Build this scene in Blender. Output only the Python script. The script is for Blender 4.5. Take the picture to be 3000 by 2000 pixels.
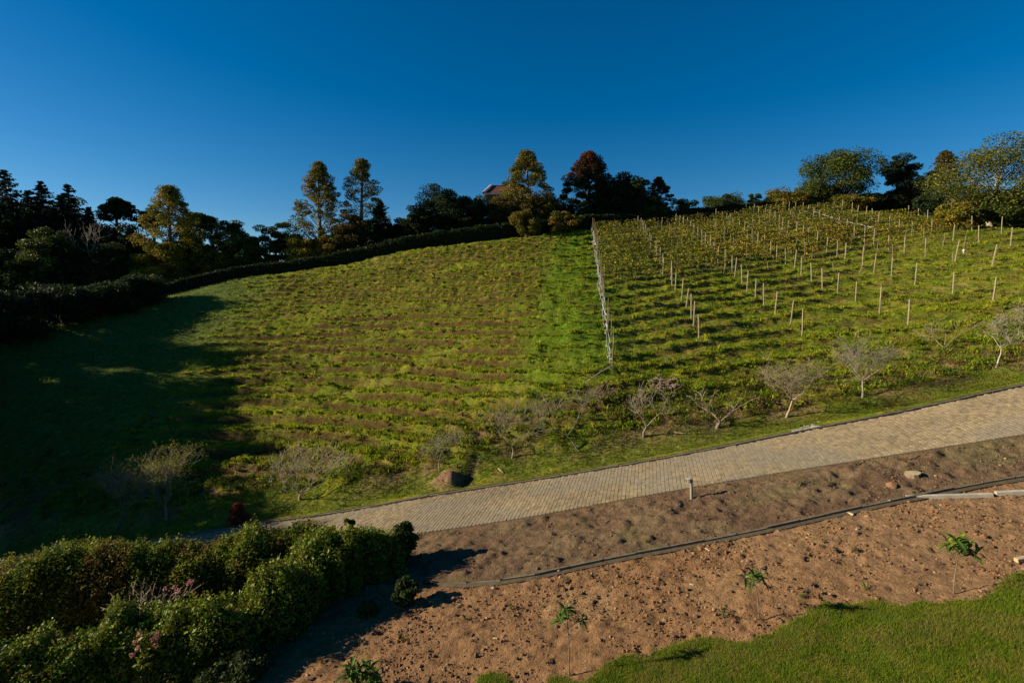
import bpy, math
import numpy as np
from mathutils import Vector, Matrix

# ------------------------------------------------------------------ camera, sky, sun, exposure
scene = bpy.context.scene
for o in list(bpy.data.objects):
    bpy.data.objects.remove(o)
COL = scene.collection
CZ, PITCH, FPX = 9.2, math.radians(5.0), 1500.0
cam_d = bpy.data.cameras.new('camera')
cam_d.sensor_width = 36.0; cam_d.lens = 18.0
cam_d.clip_start = 0.1; cam_d.clip_end = 6000
cam = bpy.data.objects.new('camera', cam_d); COL.objects.link(cam)
cam.location = (0, 0, CZ)
cam.rotation_euler = (math.radians(90) - PITCH, 0, 0)
scene.camera = cam

SUN_EL, SUN_YAW = math.radians(19.0), math.radians(-0.5)   # sun stands on the left, square to the view
world = bpy.data.worlds.new('World'); scene.world = world
world.use_nodes = True
nt = world.node_tree; nt.nodes.clear()
sky = nt.nodes.new('ShaderNodeTexSky'); sky.sky_type = 'NISHITA'
sky.sun_disc = False
sky.sun_elevation = SUN_EL
sky.sun_rotation = math.radians(270) - SUN_YAW
sky.altitude = 1400; sky.air_density = 1.0; sky.dust_density = 0.6; sky.ozone_density = 2.6
hs = nt.nodes.new('ShaderNodeHueSaturation'); hs.inputs['Saturation'].default_value = 1.45
bg = nt.nodes.new('ShaderNodeBackground'); bg.inputs['Strength'].default_value = 0.05
wo = nt.nodes.new('ShaderNodeOutputWorld')
nt.links.new(sky.outputs[0], hs.inputs['Color']); nt.links.new(hs.outputs[0], bg.inputs[0]); nt.links.new(bg.outputs[0], wo.inputs[0])

sun_d = bpy.data.lights.new('sun', 'SUN'); sun_d.energy = 5.0; sun_d.angle = math.radians(0.53)
sun_d.color = (1.0, 0.87, 0.66)
sun = bpy.data.objects.new('sun', sun_d); COL.objects.link(sun)
sdir = Vector((math.cos(SUN_EL) * math.cos(SUN_YAW), math.cos(SUN_EL) * math.sin(SUN_YAW), -math.sin(SUN_EL)))
sun.rotation_euler = sdir.to_track_quat('-Z', 'Y').to_euler()

scene.view_settings.view_transform = 'Standard'
scene.view_settings.look = 'None'
scene.view_settings.exposure = 1.02
scene.view_settings.gamma = 1.0
scene.view_settings.use_curve_mapping = False
scene.render.engine = 'CYCLES'
scene.cycles.max_bounces = 6
scene.cycles.transparent_max_bounces = 4

R = np.random.default_rng(11)

# ------------------------------------------------------------------ helpers
def P(px, py, Y):
    """point at world depth Y seen at photo pixel (px,py) of the 3000x2000 picture"""
    px = np.asarray(px, float); py = np.asarray(py, float); Y = np.asarray(Y, float)
    u = (px - 1500) / FPX; v = (1000 - py) / FPX
    dy = math.cos(PITCH) + v * math.sin(PITCH); dz = -math.sin(PITCH) + v * math.cos(PITCH)
    t = Y / dy
    return np.stack([u * t, Y + 0 * t, CZ + dz * t], -1)

def _hash(ix, iy, s):
    h = (ix.astype(np.int64) * 374761393 + iy.astype(np.int64) * 668265263 + s * 974634777) & 0x7fffffff
    h = ((h ^ (h >> 13)) * 1274126177) & 0x7fffffff
    return ((h ^ (h >> 16)) & 0xffff) / 65535.0

def vnoise(x, y, s=0):
    x = np.asarray(x, float); y = np.asarray(y, float)
    ix = np.floor(x); iy = np.floor(y); fx = x - ix; fy = y - iy
    fx = fx * fx * fx * (fx * (fx * 6 - 15) + 10); fy = fy * fy * fy * (fy * (fy * 6 - 15) + 10)
    a = _hash(ix, iy, s); b = _hash(ix + 1, iy, s); c = _hash(ix, iy + 1, s); d = _hash(ix + 1, iy + 1, s)
    return (a + (b - a) * fx) * (1 - fy) + (c + (d - c) * fx) * fy

def fbm(x, y, o=4, s=0, g=0.5):
    t = 0; a = 1; n = 0
    for i in range(o):
        t = t + a * (vnoise(x * 2 ** i + 17.3 * i, y * 2 ** i - 9.1 * i, s + i) * 2 - 1); n += a; a *= g
    return t / n

def sstep(a, b, x):
    t = np.clip((x - a) / (b - a), 0, 1)
    return t * t * (3 - 2 * t)

def mesh(name, V, F, col=None, smooth=False):
    """V (n,3); F list of (m,k) index arrays; col (n,3) point colours"""
    me = bpy.data.meshes.new(name)
    V = np.asarray(V, np.float32)
    F = [np.asarray(f, np.int32) for f in F if len(f)]
    me.vertices.add(len(V)); me.vertices.foreach_set('co', V.ravel())
    nl = sum(f.size for f in F); npoly = sum(len(f) for f in F)
    me.loops.add(nl); me.polygons.add(npoly)
    me.loops.foreach_set('vertex_index', np.concatenate([f.ravel() for f in F]))
    tot = np.concatenate([np.full(len(f), f.shape[1], np.int32) for f in F])
    st = np.zeros(npoly, np.int32); st[1:] = np.cumsum(tot)[:-1]
    me.polygons.foreach_set('loop_start', st)
    me.polygons.foreach_set('use_smooth', np.full(npoly, bool(smooth)))
    me.update(calc_edges=True)
    if col is not None:
        ca = me.color_attributes.new('Col', 'FLOAT_COLOR', 'POINT')
        c4 = np.ones((len(V), 4), np.float32); c4[:, :3] = col
        ca.data.foreach_set('color', c4.ravel())
    me.validate()
    return me

def link(name, me, mat=None, parent=None, loc=None):
    o = bpy.data.objects.new(name, me); COL.objects.link(o)
    if mat is not None and me is not None:
        if len(me.materials) == 0:
            me.materials.append(mat)
    if parent is not None: o.parent = parent
    if loc is not None: o.location = loc
    return o

def tag(o, label=None, cat=None, group=None, kind=None):
    if label: o['label'] = label
    if cat: o['category'] = cat
    if group: o['group'] = group
    if kind: o['kind'] = kind
    return o

def thing(name, loc, label, cat, group=None, rz=0.0):
    o = link(name, None, loc=loc); o.empty_display_size = 0.2
    o.rotation_euler.z = rz
    return tag(o, label, cat, group)

class MB:
    def __init__(s): s.V = []; s.F = {}; s.C = []; s.n = 0
    def add(s, V, F, c=None):
        V = np.asarray(V, float); F = np.asarray(F, int)
        s.V.append(V); s.F.setdefault(F.shape[1], []).append(F + s.n)
        s.C.append(np.broadcast_to(np.asarray(c if c is not None else (1, 1, 1), float), V.shape))
        s.n += len(V)
    def mesh(s, name, smooth=False, col=True):
        return mesh(name, np.concatenate(s.V), [np.concatenate(f) for f in s.F.values()], np.concatenate(s.C) if col else None, smooth)
    def box(s, lo, hi, c=None):
        x0, y0, z0 = lo; x1, y1, z1 = hi
        V = [(x0,y0,z0),(x1,y0,z0),(x1,y1,z0),(x0,y1,z0),(x0,y0,z1),(x1,y0,z1),(x1,y1,z1),(x0,y1,z1)]
        s.add(V, [(0,3,2,1),(4,5,6,7),(0,1,5,4),(1,2,6,5),(2,3,7,6),(3,0,4,7)], c)
    def tube(s, pts, rad, k=5, c=None, cap=True):
        pts = np.asarray(pts, float); n = len(pts)
        rad = np.broadcast_to(np.asarray(rad, float), (n,))
        T = np.gradient(pts, axis=0); T /= np.linalg.norm(T, axis=1, keepdims=True) + 1e-9
        ref = np.where(np.abs(T[:, 2:3]) > 0.9, np.array([[1., 0, 0]]), np.array([[0, 0, 1.]]))
        A = np.cross(T, ref); A /= np.linalg.norm(A, axis=1, keepdims=True) + 1e-9
        for i in range(1, n):
            a = A[i - 1] - T[i] * np.dot(A[i - 1], T[i]); l = np.linalg.norm(a)
            if l > 1e-6: A[i] = a / l
        B = np.cross(T, A)
        th = np.arange(k) * 2 * np.pi / k
        V = pts[:, None] + rad[:, None, None] * (np.cos(th)[None, :, None] * A[:, None] + np.sin(th)[None, :, None] * B[:, None])
        i = np.arange(n - 1)[:, None] * k; j = np.arange(k)[None]; j2 = (j + 1) % k
        Fq = np.stack([i + j, i + j2, i + k + j2, i + k + j], -1).reshape(-1, 4)
        s.add(V.reshape(-1, 3), Fq, c)
        if cap:
            s.add(np.vstack([V[-1], pts[-1:] + T[-1:] * rad[-1] * 0.3]), [(q, (q + 1) % k, k) for q in range(k)], c)

def leaf_quads(rng, C, size, col, up=0.3, asp=0.55, axis=None, axis_w=0.0):
    """diamond leaves at C (n,3)"""
    n = len(C)
    a = rng.normal(size=(n, 3))
    if axis is not None: a = a * (1 - axis_w) + np.asarray(axis) * axis_w
    a /= np.linalg.norm(a, axis=1, keepdims=True) + 1e-9
    nn = rng.normal(size=(n, 3)); nn[:, 2] = np.abs(nn[:, 2]) + up * 2
    b = np.cross(a, nn); b /= np.linalg.norm(b, axis=1, keepdims=True) + 1e-9
    s = np.broadcast_to(np.asarray(size, float), (n,))[:, None]
    V = np.stack([C - a * s * 0.5, C + b * s * asp * 0.5 + a * s * 0.05, C + a * s * 0.5, C - b * s * asp * 0.5 + a * s * 0.05], 1).reshape(-1, 3)
    F = np.arange(4 * n).reshape(n, 4)
    return V, F, np.repeat(col, 4, axis=0)

def blades(rng, X, Y, Z, h, w, col, lean=0.5, drift=(0, 0), k=1):
    """single-triangle grass blades, k per site, bent over by lean"""
    n = len(X)
    rep = lambda a: np.repeat(np.broadcast_to(np.asarray(a, float), (n,)), k)
    X, Y, Z, h, w = map(rep, (X, Y, Z, h, w)); col = np.repeat(col, k, 0)
    m = n * k
    spread = h * 0.45
    X = X + rng.normal(size=m) * spread * (k > 1); Y = Y + rng.normal(size=m) * spread * (k > 1)
    h = h * rng.uniform(0.6, 1.25, m)
    th = rng.uniform(0, 2 * np.pi, m)
    dx = np.cos(th) * lean * h * rng.uniform(0.2, 1.2, m) + drift[0] * h; dy = np.sin(th) * lean * h * rng.uniform(0.2, 1.2, m) + drift[1] * h
    ph = rng.uniform(0, 2 * np.pi, m)
    wx = np.cos(ph) * w * 0.5; wy = np.sin(ph) * w * 0.5
    V = np.stack([np.stack([X - wx, Y - wy, Z - 0.02], -1), np.stack([X + wx, Y + wy, Z - 0.02], -1), np.stack([X + dx, Y + dy, Z + h], -1)], 1).reshape(-1, 3)
    col = np.clip(col * rng.uniform(0.6, 1.4, (m, 1)), 0, 1)
    return V, np.arange(3 * m).reshape(m, 3), np.repeat(col, 3, 0)

# ------------------------------------------------------------------ materials
def new_mat(name):
    m = bpy.data.materials.new(name); m.use_nodes = True
    t = m.node_tree; t.nodes.clear()
    out = t.nodes.new('ShaderNodeOutputMaterial')
    return m, t, out

def mat_col(name, color=None, rough=0.9, spec=0.2, nscale=6.0, namt=0.35, bump=0.0, bscale=30.0, transl=0.0, metallic=0.0, bdist=0.02):
    """principled, colour from point attribute (or a constant), broken up by object-space noise"""
    m, t, out = new_mat(name); N = t.nodes; L = t.links
    if color is None:
        c = N.new('ShaderNodeAttribute'); c.attribute_name = 'Col'; csock = c.outputs['Color']
    else:
        c = N.new('ShaderNodeRGB'); c.outputs[0].default_value = (*color, 1); csock = c.outputs[0]
    tc = N.new('ShaderNodeTexCoord')
    if namt > 0:
        nz = N.new('ShaderNodeTexNoise'); nz.inputs['Scale'].default_value = nscale; nz.inputs['Detail'].default_value = 5
        nz.inputs['Roughness'].default_value = 0.65
        L.new(tc.outputs['Object'], nz.inputs['Vector'])
        mr = N.new('ShaderNodeMapRange'); mr.inputs[1].default_value = 0.28; mr.inputs[2].default_value = 0.72
        mr.inputs[3].default_value = 1 - namt; mr.inputs[4].default_value = 1 + namt
        L.new(nz.outputs['Fac'], mr.inputs[0])
        mx = N.new('ShaderNodeVectorMath'); mx.operation = 'SCALE'
        L.new(csock, mx.inputs[0]); L.new(mr.outputs[0], mx.inputs['Scale']); csock = mx.outputs[0]
    b = N.new('ShaderNodeBsdfPrincipled')
    b.inputs['Roughness'].default_value = rough; b.inputs['Specular IOR Level'].default_value = spec; b.inputs['Metallic'].default_value = metallic
    L.new(csock, b.inputs['Base Color'])
    if bump > 0:
        n2 = N.new('ShaderNodeTexNoise'); n2.inputs['Scale'].default_value = bscale; n2.inputs['Detail'].default_value = 6
        n2.inputs['Roughness'].default_value = 0.7
        L.new(tc.outputs['Object'], n2.inputs['Vector'])
        bp = N.new('ShaderNodeBump'); bp.inputs['Strength'].default_value = bump; bp.inputs['Distance'].default_value = bdist
        L.new(n2.outputs['Fac'], bp.inputs['Height']); L.new(bp.outputs[0], b.inputs['Normal'])
    sh = b.outputs[0]
    if transl > 0:
        tr = N.new('ShaderNodeBsdfTranslucent'); L.new(csock, tr.inputs[0])
        ms = N.new('ShaderNodeMixShader'); ms.inputs[0].default_value = transl
        L.new(sh, ms.inputs[1]); L.new(tr.outputs[0], ms.inputs[2]); sh = ms.outputs[0]
    L.new(sh, out.inputs[0])
    return m

M_leaf = mat_col('foliage', rough=0.6, spec=0.10, namt=0.0, transl=0.28)
M_leaf_gloss = mat_col('glossy_leaf', rough=0.55, spec=0.12, namt=0.0, transl=0.22)
M_grass = mat_col('grass_blade', rough=0.7, spec=0.12, namt=0.0, transl=0.45)
M_hill = mat_col('hill_turf', rough=1.0, spec=0.05, nscale=2.2, namt=0.4, bump=0.9, bscale=5.0, bdist=0.12)
M_dirt = mat_col('dug_earth', rough=0.97, spec=0.08, nscale=4.0, namt=0.34, bump=1.0, bscale=9.0, bdist=0.10)
M_clod = mat_col('earth_clod', rough=0.97, spec=0.1, nscale=20.0, namt=0.25, bump=0.6, bscale=60.0)
M_turf = mat_col('turf_soil', rough=1.0, spec=0.05, nscale=8.0, namt=0.4, bump=0.8, bscale=40.0)
M_bark = mat_col('bark', rough=0.9, spec=0.15, nscale=9.0, namt=0.45, bump=0.5, bscale=25.0)
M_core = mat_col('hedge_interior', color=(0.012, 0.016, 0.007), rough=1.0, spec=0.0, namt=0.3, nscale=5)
M_sand = mat_col('road_bedding', color=(0.095, 0.072, 0.043), rough=1.0, spec=0.05, nscale=14, namt=0.3, bump=0.4, bscale=60)
M_stone = mat_col('cobble_stone', rough=0.85, spec=0.25, nscale=22.0, namt=0.22, bump=0.35, bscale=60.0)
M_conc = mat_col('weathered_concrete', color=(0.13, 0.108, 0.075), rough=0.95, spec=0.15, nscale=5.0, namt=0.4, bump=0.4, bscale=40.0)
M_foot = mat_col('footing_concrete', color=(0.088, 0.068, 0.042), rough=0.95, spec=0.1, nscale=6.0, namt=0.35, bump=0.3, bscale=40.0)
M_conc_pale = mat_col('pale_concrete', color=(0.33, 0.30, 0.235), rough=0.9, spec=0.2, nscale=4.0, namt=0.22, bump=0.3, bscale=40.0)
M_post = mat_col('trellis_post_concrete', color=(0.24, 0.20, 0.125), rough=0.92, spec=0.15, nscale=3.0, namt=0.35, bump=0.3, bscale=40.0)
M_wood = mat_col('weathered_wood', color=(0.20, 0.145, 0.085), rough=0.95, spec=0.1, nscale=8.0, namt=0.4, bump=0.4, bscale=40)
M_palewood = mat_col('fresh_cut_wood', color=(0.36, 0.28, 0.16), rough=0.85, spec=0.15, nscale=14.0, namt=0.25)
M_net = mat_col('white_netting', color=(0.34, 0.34, 0.33), rough=0.8, spec=0.2, nscale=7.0, namt=0.35)
M_wire = mat_col('trellis_wire', color=(0.16, 0.15, 0.14), rough=0.5, spec=0.5, namt=0.1, metallic=0.6)
M_white = mat_col('white_paint', color=(0.45, 0.45, 0.41), rough=0.5, spec=0.4, namt=0.12, nscale=12)
M_bollard = mat_col('bollard_wood', color=(0.21, 0.19, 0.13), rough=0.9, spec=0.15, nscale=14, namt=0.35, bump=0.3, bscale=40)
M_wall = mat_col('house_render', color=(0.17, 0.085, 0.045), rough=0.95, spec=0.1, nscale=3, namt=0.2)
M_roof = mat_col('roof_tile', color=(0.11, 0.045, 0.026), rough=0.9, spec=0.15, nscale=5, namt=0.35, bump=0.5, bscale=9)
M_fascia = mat_col('fascia_paint', color=(0.66, 0.50, 0.38), rough=0.8, spec=0.2, namt=0.1)
def glass_mat():
    m, t, out = new_mat('window_glass')
    b = t.nodes.new('ShaderNodeBsdfPrincipled'); b.inputs['Base Color'].default_value = (0.02, 0.025, 0.03, 1)
    b.inputs['Roughness'].default_value = 0.08
    t.links.new(b.outputs[0], out.inputs[0]); return m
M_glass = glass_mat()

# ------------------------------------------------------------------ terrain definition
# road edges read off the photograph: pixel + the depth each stands at
far_px = np.array([(466,1582,26.2),(714,1540,25.9),(995,1503,25.6),(1275,1450,25.2),(1569,1407,24.9),(1900,1352,24.6),(2168,1301,24.5),(2334,1267,24.5),(2615,1214,24.5),(2997,1129,24.6)])
near_px = np.array([(1256,1559,21.0),(1582,1509,20.75),(1849,1458,20.6),(2245,1390,20.3),(2615,1333,19.95),(2997,1273,19.5)])
far_e = P(*far_px.T); near_e = P(*near_px.T)
far_e = np.vstack([[-90, 27.2, -14.6], [-45, 26.9, -7.6], far_e, [40, 24.8, far_e[-1, 2] + 15.2 * 0.17], [90, 25.2, far_e[-1, 2] + 11]])
near_e = np.vstack([[-90, 22.4, -14.6], [-45, 22.2, -7.5], [-20, 21.8, -3.35], [-10, 21.4, -1.62], near_e, [40, 19.2, near_e[-1, 2] + 20.5 * 0.165], [90, 19, near_e[-1, 2] + 11.4]])
def smooth_interp(x, xs, ys):
    # average of shifted linear interpolations rounds the kinks
    return sum(np.interp(x + d, xs, ys) for d in (-1.6, -0.8, 0, 0.8, 1.6)) / 5
yf_ = lambda X: smooth_interp(X, far_e[:, 0], far_e[:, 1]); zf_ = lambda X: smooth_interp(X, far_e[:, 0], far_e[:, 2])
yn_ = lambda X: smooth_interp(X, near_e[:, 0], near_e[:, 1]); zn_ = lambda X: smooth_interp(X, near_e[:, 0], near_e[:, 2])

hill_px = []
def colpts(px, lst): hill_px.extend([(px, a, b) for a, b in lst])
colpts(1700, [(1335,26.6),(1250,28.2),(1100,33),(1000,38.5),(900,46),(800,57),(730,68),(685,79)])
colpts(2270, [(1245,26.2),(1150,29.5),(1050,34),(950,40),(850,49),(750,62),(680,76),(625,91)])
colpts(2950, [(1090,26.6),(1000,30),(900,35.5),(800,43),(740,50),(700,56.5)])
colpts(2650, [(1140,26.8),(1000,33),(850,45),(750,57),(680,71),(630,84)])
colpts(1200, [(1400,27.6),(1300,30.5),(1200,34.5),(1100,40),(1000,47),(900,56),(800,68),(738,78)])
colpts(700, [(1450,29),(1300,34.5),(1200,39.5),(1100,45.5),(1000,53.5),(900,64),(815,76)])
colpts(300, [(1500,29),(1300,36),(1100,46),(1000,54),(905,65)])
colpts(0, [(1600,27.4),(1300,37),(1100,47),(985,56)])
hill_px = np.array(hill_px, float)
hp = P(*hill_px.T)
extra = np.array([  # the plateau beyond the crest and ground outside the frame
    (-75, 30, -11), (-75, 45, -7), (-75, 62, 0), (-70, 85, 5), (-60, 110, 9),
    (-45, 85, 11), (-30, 92, 14), (-16, 93, 17.3), (0, 95, 19.6), (14, 100, 21.2), (30, 108, 23.2), (45, 112, 24.8), (62, 110, 25.5), (80, 100, 24), (75, 75, 19), (70, 62, 17), (85, 50, 15), (70, 35, 11.5), (62, 27, 9.5),
    (-40, 130, 13), (0, 140, 20), (40, 150, 24), (90, 140, 26)])
near_far_line = np.stack([np.linspace(-60, 60, 25), yf_(np.linspace(-60, 60, 25)), zf_(np.linspace(-60, 60, 25))], -1)
ctrl = np.vstack([hp, extra, near_far_line])
def tps_fit(C, lam=0.05):
    n = len(C); d = np.linalg.norm(C[:, None, :2] - C[None, :, :2], axis=2)
    K = np.where(d > 0, d ** 2 * np.log(d + 1e-12), 0) + lam * n * np.eye(n)
    Pm = np.hstack([np.ones((n, 1)), C[:, :2]])
    A = np.zeros((n + 3, n + 3)); A[:n, :n] = K; A[:n, n:] = Pm; A[n:, :n] = Pm.T
    return np.linalg.solve(A, np.concatenate([C[:, 2], np.zeros(3)]))
_w = tps_fit(ctrl)
def H0(X, Y):
    X = np.asarray(X, float); Y = np.asarray(Y, float); sh = X.shape
    X = X.ravel(); Y = Y.ravel()
    Xc = np.clip(X, -95, 100); Yc = np.clip(Y, 20, 160)
    out = np.empty(len(X))
    for i in range(0, len(X), 40000):
        x = Xc[i:i + 40000]; y = Yc[i:i + 40000]
        d2 = (x[:, None] - ctrl[None, :, 0]) ** 2 + (y[:, None] - ctrl[None, :, 1]) ** 2
        out[i:i + 40000] = (0.5 * d2 * np.log(d2 + 1e-12)) @ _w[:-3] + _w[-3] + _w[-2] * x + _w[-1] * y
    return out.reshape(sh)

# crest line of the field (where the clipped hedge stands)
crest_px = np.array([(0,985,56.),(270,905,65),(450,866,69),(700,815,76),(950,773,78),(1200,738,79.5),(1500,703,81),(1730,672,84),(1900,655,87),(2070,640,91),(2230,622,94),(2340,612,97)])
crest = P(*crest_px.T)
def crest_y(X): return np.interp(X, np.append(crest[:, 0], [62, 68, 90]), np.append(crest[:, 1], [95, 70, 60]))

TERR = 0.66
def phase(X, Y, z=None):
    z = H0(X, Y) if z is None else z
    k = 0.055 * X + 0.085 * 0.5 * (np.sqrt((X - 10) ** 2 + 16) + (X - 10))
    return (z - k) / TERR + 0.25 * fbm(X * 0.05, Y * 0.05, 2, 5)
def terr_mask(X, Y):
    m = sstep(2.2, 5.0, Y - yf_(X)) * sstep(0.5, 4.0, crest_y(X) - Y) * sstep(-34, -22, X + 0.25 * (Y - 45))
    return m * (1 - 0.62 * sstep(5.5, 10, X - 0.13 * (Y - 34)))
mound_c = P(1308, 1428, 26.3); ditch_c = P(1378, 1405, 26.6)
def hill_detail(X, Y, z):
    ph = phase(X, Y, z); fr = ph - np.floor(ph)
    tm = terr_mask(X, Y)
    shape = 0.42 * fr + 0.58 * np.clip((fr - 0.60) / 0.21, 0, 1) - fr
    d = tm * 1.32 * TERR * shape - tm * 0.06 * np.exp(-((fr - 0.585) / 0.05) ** 2) + tm * 0.20 * np.maximum(0, 1 - (np.abs(fr - 0.87) / 0.09) ** 2) * (0.35 + 1.3 * fbm(X * 1.1, Y * 0.9, 3, 25))
    w = Y - yf_(X)
    rough = sstep(1.5, 4.0, w)
    lump = fbm(X * 1.1, Y * 1.4, 3, 21) * (0.20 - 0.11 * tm) + (0.25 + sstep(0.5, 0.9, fr)) * (0.11 * fbm(X * 2.1, Y * 1.2, 2, 23) + 0.10 * fbm(X * 3.1, Y * 1.8, 2, 27)) + fbm(X * 0.25, Y * 0.25, 2, 31) * 0.25
    left = sstep(-36, -22, X + 0.25 * (Y - 45))
    d = d + lump * rough * (0.35 + 0.65 * left) + 0.03 * fbm(X * 2, Y * 2, 2, 9)
    # spoil heap and ditch at the roadside
    e = np.exp(-(((X - mound_c[0]) / 0.75) ** 2 + ((Y - mound_c[1]) / 0.7) ** 2)) * (0.8 + 0.6 * fbm(X * 2.2, Y * 2.2, 3, 19))
    g = np.exp(-(((X - ditch_c[0] - 0.25 * (Y - ditch_c[1])) / 0.42) ** 2)) * sstep(0.1, 0.7, w) * sstep(3.6, 2.2, w)
    d = d + 0.5 * e - 0.22 * g
    return d, fr, tm, e, g
def hill_z(X, Y, full=False):
    z0 = H0(X, Y)
    w = Y - yf_(X)
    d, fr, tm, e, g = hill_detail(X, Y, z0)
    z = zf_(X) + 0.09 + (z0 - zf_(X)) * sstep(0.0, 2.5, w) + d * sstep(0.0, 0.6, w)
    return (z, fr, tm, e, g) if full else z

# garden side: gentle plane climbing to the right
def solve_plane(px, py):
    d1 = P(px, py, 1.0) - np.array([0, 0, CZ])      # ray per unit Y
    t = (0 - CZ) / (d1[..., 2] - 0.16 * d1[..., 0])
    return np.array([0, 0, CZ]) + d1 * t[..., None] if np.ndim(t) else np.array([0, 0, CZ]) + d1 * t
wall_top_px = np.array([(1440,1697),(1600,1658),(1760,1622),(1913,1594),(2100,1560),(2270,1524),(2420,1490),(2532,1463),(2640,1444),(2730,1426),(2860,1400),(2997,1375)], float)
wl = solve_plane(wall_top_px[:, 0], wall_top_px[:, 1] + 25)
wl = np.vstack([[-60, 17.4, 0], [-12, 17.2, 0], [-4, 17.0, 0], wl, [26, wl[-1, 1] - 0.4, 0], [60, wl[-1, 1] - 1, 0]])
yw_ = lambda X: smooth_interp(X, wl[:, 0], wl[:, 1])
def step_h(X): return 0.115 * sstep(-4.5, -2.0, X)
def garden_z(X, Y, rough=True):
    z = 0.16 * X
    if rough:
        z = z + 0.05 * sstep(0.2, 1.0, yw_(X) - Y) * fbm(X * 0.9, Y * 0.9, 3, 3) + 0.045 * fbm(X * 3.1, Y * 3.1, 4, 7, 0.6)
        z = z + 0.08 * np.maximum(0, fbm(X * 4.5, Y * 4.5, 3, 13, 0.6) - 0.05) - 0.14 * np.maximum(0, fbm(X * 2.6, Y * 2.6, 4, 19, 0.65) - 0.10)
    return z
def strip_z(X, Y):
    yw = yw_(X); yn = yn_(X)
    t = np.clip((Y - yw) / (yn - yw), 0, 1)
    zb = 0.16 * X + step_h(X) - 0.04
    edge = sstep(0, 0.12, t) * sstep(1.0, 0.9, t)
    return zb + (zn_(X) - 0.02 - zb) * t + edge * (0.09 * fbm(X * 0.8, Y * 0.8, 3, 41) + 0.12 * fbm(X * 2.2, Y * 2.2, 4, 43, 0.62) + 0.16 * np.maximum(0, fbm(X * 1.9, Y * 1.9, 4, 47, 0.6) - 0.05))
def road_z(X, Y):
    t = np.clip((Y - yn_(X)) / (yf_(X) - yn_(X)), 0, 1)
    return zn_(X) + (zf_(X) - zn_(X)) * t
def ground_z(X, Y):
    X = np.asarray(X, float); Y = np.asarray(Y, float)
    return np.where(Y > yf_(X), hill_z(X, Y), np.where(Y > yn_(X), road_z(X, Y), np.where(Y > yw_(X), strip_z(X, Y), garden_z(X, Y))))
def gz(x, y): return float(ground_z(np.array([x]), np.array([y]))[0])

def uneven(a, b, fine_a, fine_b, fine, coarse):
    l = list(np.arange(fine_a, fine_b, fine)) + [fine_b]
    x = fine_b; s = fine
    while x < b: s = min(s * 1.25, coarse); x += s; l.append(min(x, b))
    x = fine_a; s = fine
    while x > a: s = min(s * 1.25, coarse); x -= s; l.insert(0, max(x, a))
    return np.array(sorted(set(np.round(l, 5))))
def grid_faces(nx, ny):
    i = np.arange(nx - 1)[:, None] * ny; j = np.arange(ny - 1)[None]
    return np.stack([i + j, i + ny + j, i + ny + j + 1, i + j + 1], -1).reshape(-1, 4)

# ---- distant ground (one sheet to the horizon, below everything)
far_ground = mesh('far_ground', [(-3000,-3000,-16),(3000,-3000,-16),(3000,3000,-16),(-3000,3000,-16)], [[(0,1,2,3)]], np.full((4, 3), (0.05, 0.06, 0.025)))
tag(link('distant_ground', far_ground, M_hill), kind='structure')

# ---- hillside
xs = uneven(-150, 150, -34, 46, 0.17, 9.0)
ws = np.concatenate([np.arange(0, 14, 0.14), np.arange(14, 30, 0.15), np.arange(30, 72, 0.2), np.arange(72, 90, 1.5), np.arange(90, 330, 14)])
GX, GW = np.meshgrid(xs, ws, indexing='ij')
GY = yf_(GX) + 0.12 + GW
GZ, FR, TM, EM, EG = hill_z(GX, GY, True)
def hill_palette(X, Y, fr, tm, em, eg):
    w = Y - yf_(X)
    green = np.array([0.105, 0.140, 0.009]); yell = np.array([0.185, 0.175, 0.018]); brown = np.array([0.066, 0.043, 0.013]); straw = np.array([0.130, 0.098, 0.036]); lush = np.array([0.085, 0.150, 0.008]); mown = np.array([0.075, 0.110, 0.026]); soil = np.array([0.15, 0.09, 0.055])
    n1 = fbm(X * 0.35, Y * 0.35, 4, 61); n2 = fbm(X * 1.3, Y * 1.3, 3, 67)
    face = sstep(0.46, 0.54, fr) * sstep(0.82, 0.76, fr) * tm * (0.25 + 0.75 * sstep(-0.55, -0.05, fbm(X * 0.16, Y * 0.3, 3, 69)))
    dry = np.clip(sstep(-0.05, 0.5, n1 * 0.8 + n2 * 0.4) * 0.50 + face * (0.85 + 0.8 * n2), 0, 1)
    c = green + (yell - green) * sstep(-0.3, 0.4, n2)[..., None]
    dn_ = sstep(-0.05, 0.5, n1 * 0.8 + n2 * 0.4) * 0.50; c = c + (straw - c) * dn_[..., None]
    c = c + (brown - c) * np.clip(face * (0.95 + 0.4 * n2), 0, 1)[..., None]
    fx = 6.7 + 0.13 * (Y - 34)
    ls = sstep(5.5, 2.0, np.abs(X - fx + 2.4)) * sstep(5.5, 11, w) * (0.55 + 0.45 * sstep(-.3, .3, n1))
    c = c + (lush - c) * (0.8 * ls)[..., None]
    lm = sstep(-24, -34, X + 0.25 * (Y - 45))
    c = c + (mown - c) * (0.85 * lm)[..., None]
    verge = sstep(3.2, 1.6, w) * sstep(-0.2, 0.2, fbm(X * 0.5, Y * 0.9, 3, 71) + 0.12)
    vg = np.array([0.100, 0.115, 0.016])
    c = c + (vg - c) * (0.8 * verge)[..., None]
    vb = sstep(0.5, 3.0, w) * sstep(6.5, 4.0, w) * sstep(-0.1, 0.35, fbm(X * 0.4, Y * 0.4, 3, 77) + 0.25 * sstep(8, 20, X))
    c = c + (soil - c) * (0.75 * vb)[..., None]
    c = c + (np.array([0.20, 0.115, 0.07]) - c) * np.clip(em * 1.5, 0, 1)[..., None]
    c = c + (np.array([0.06, 0.045, 0.03]) - c) * np.clip(eg * 0.8, 0, 1)[..., None]
    return c, dry, ls, lm
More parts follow.
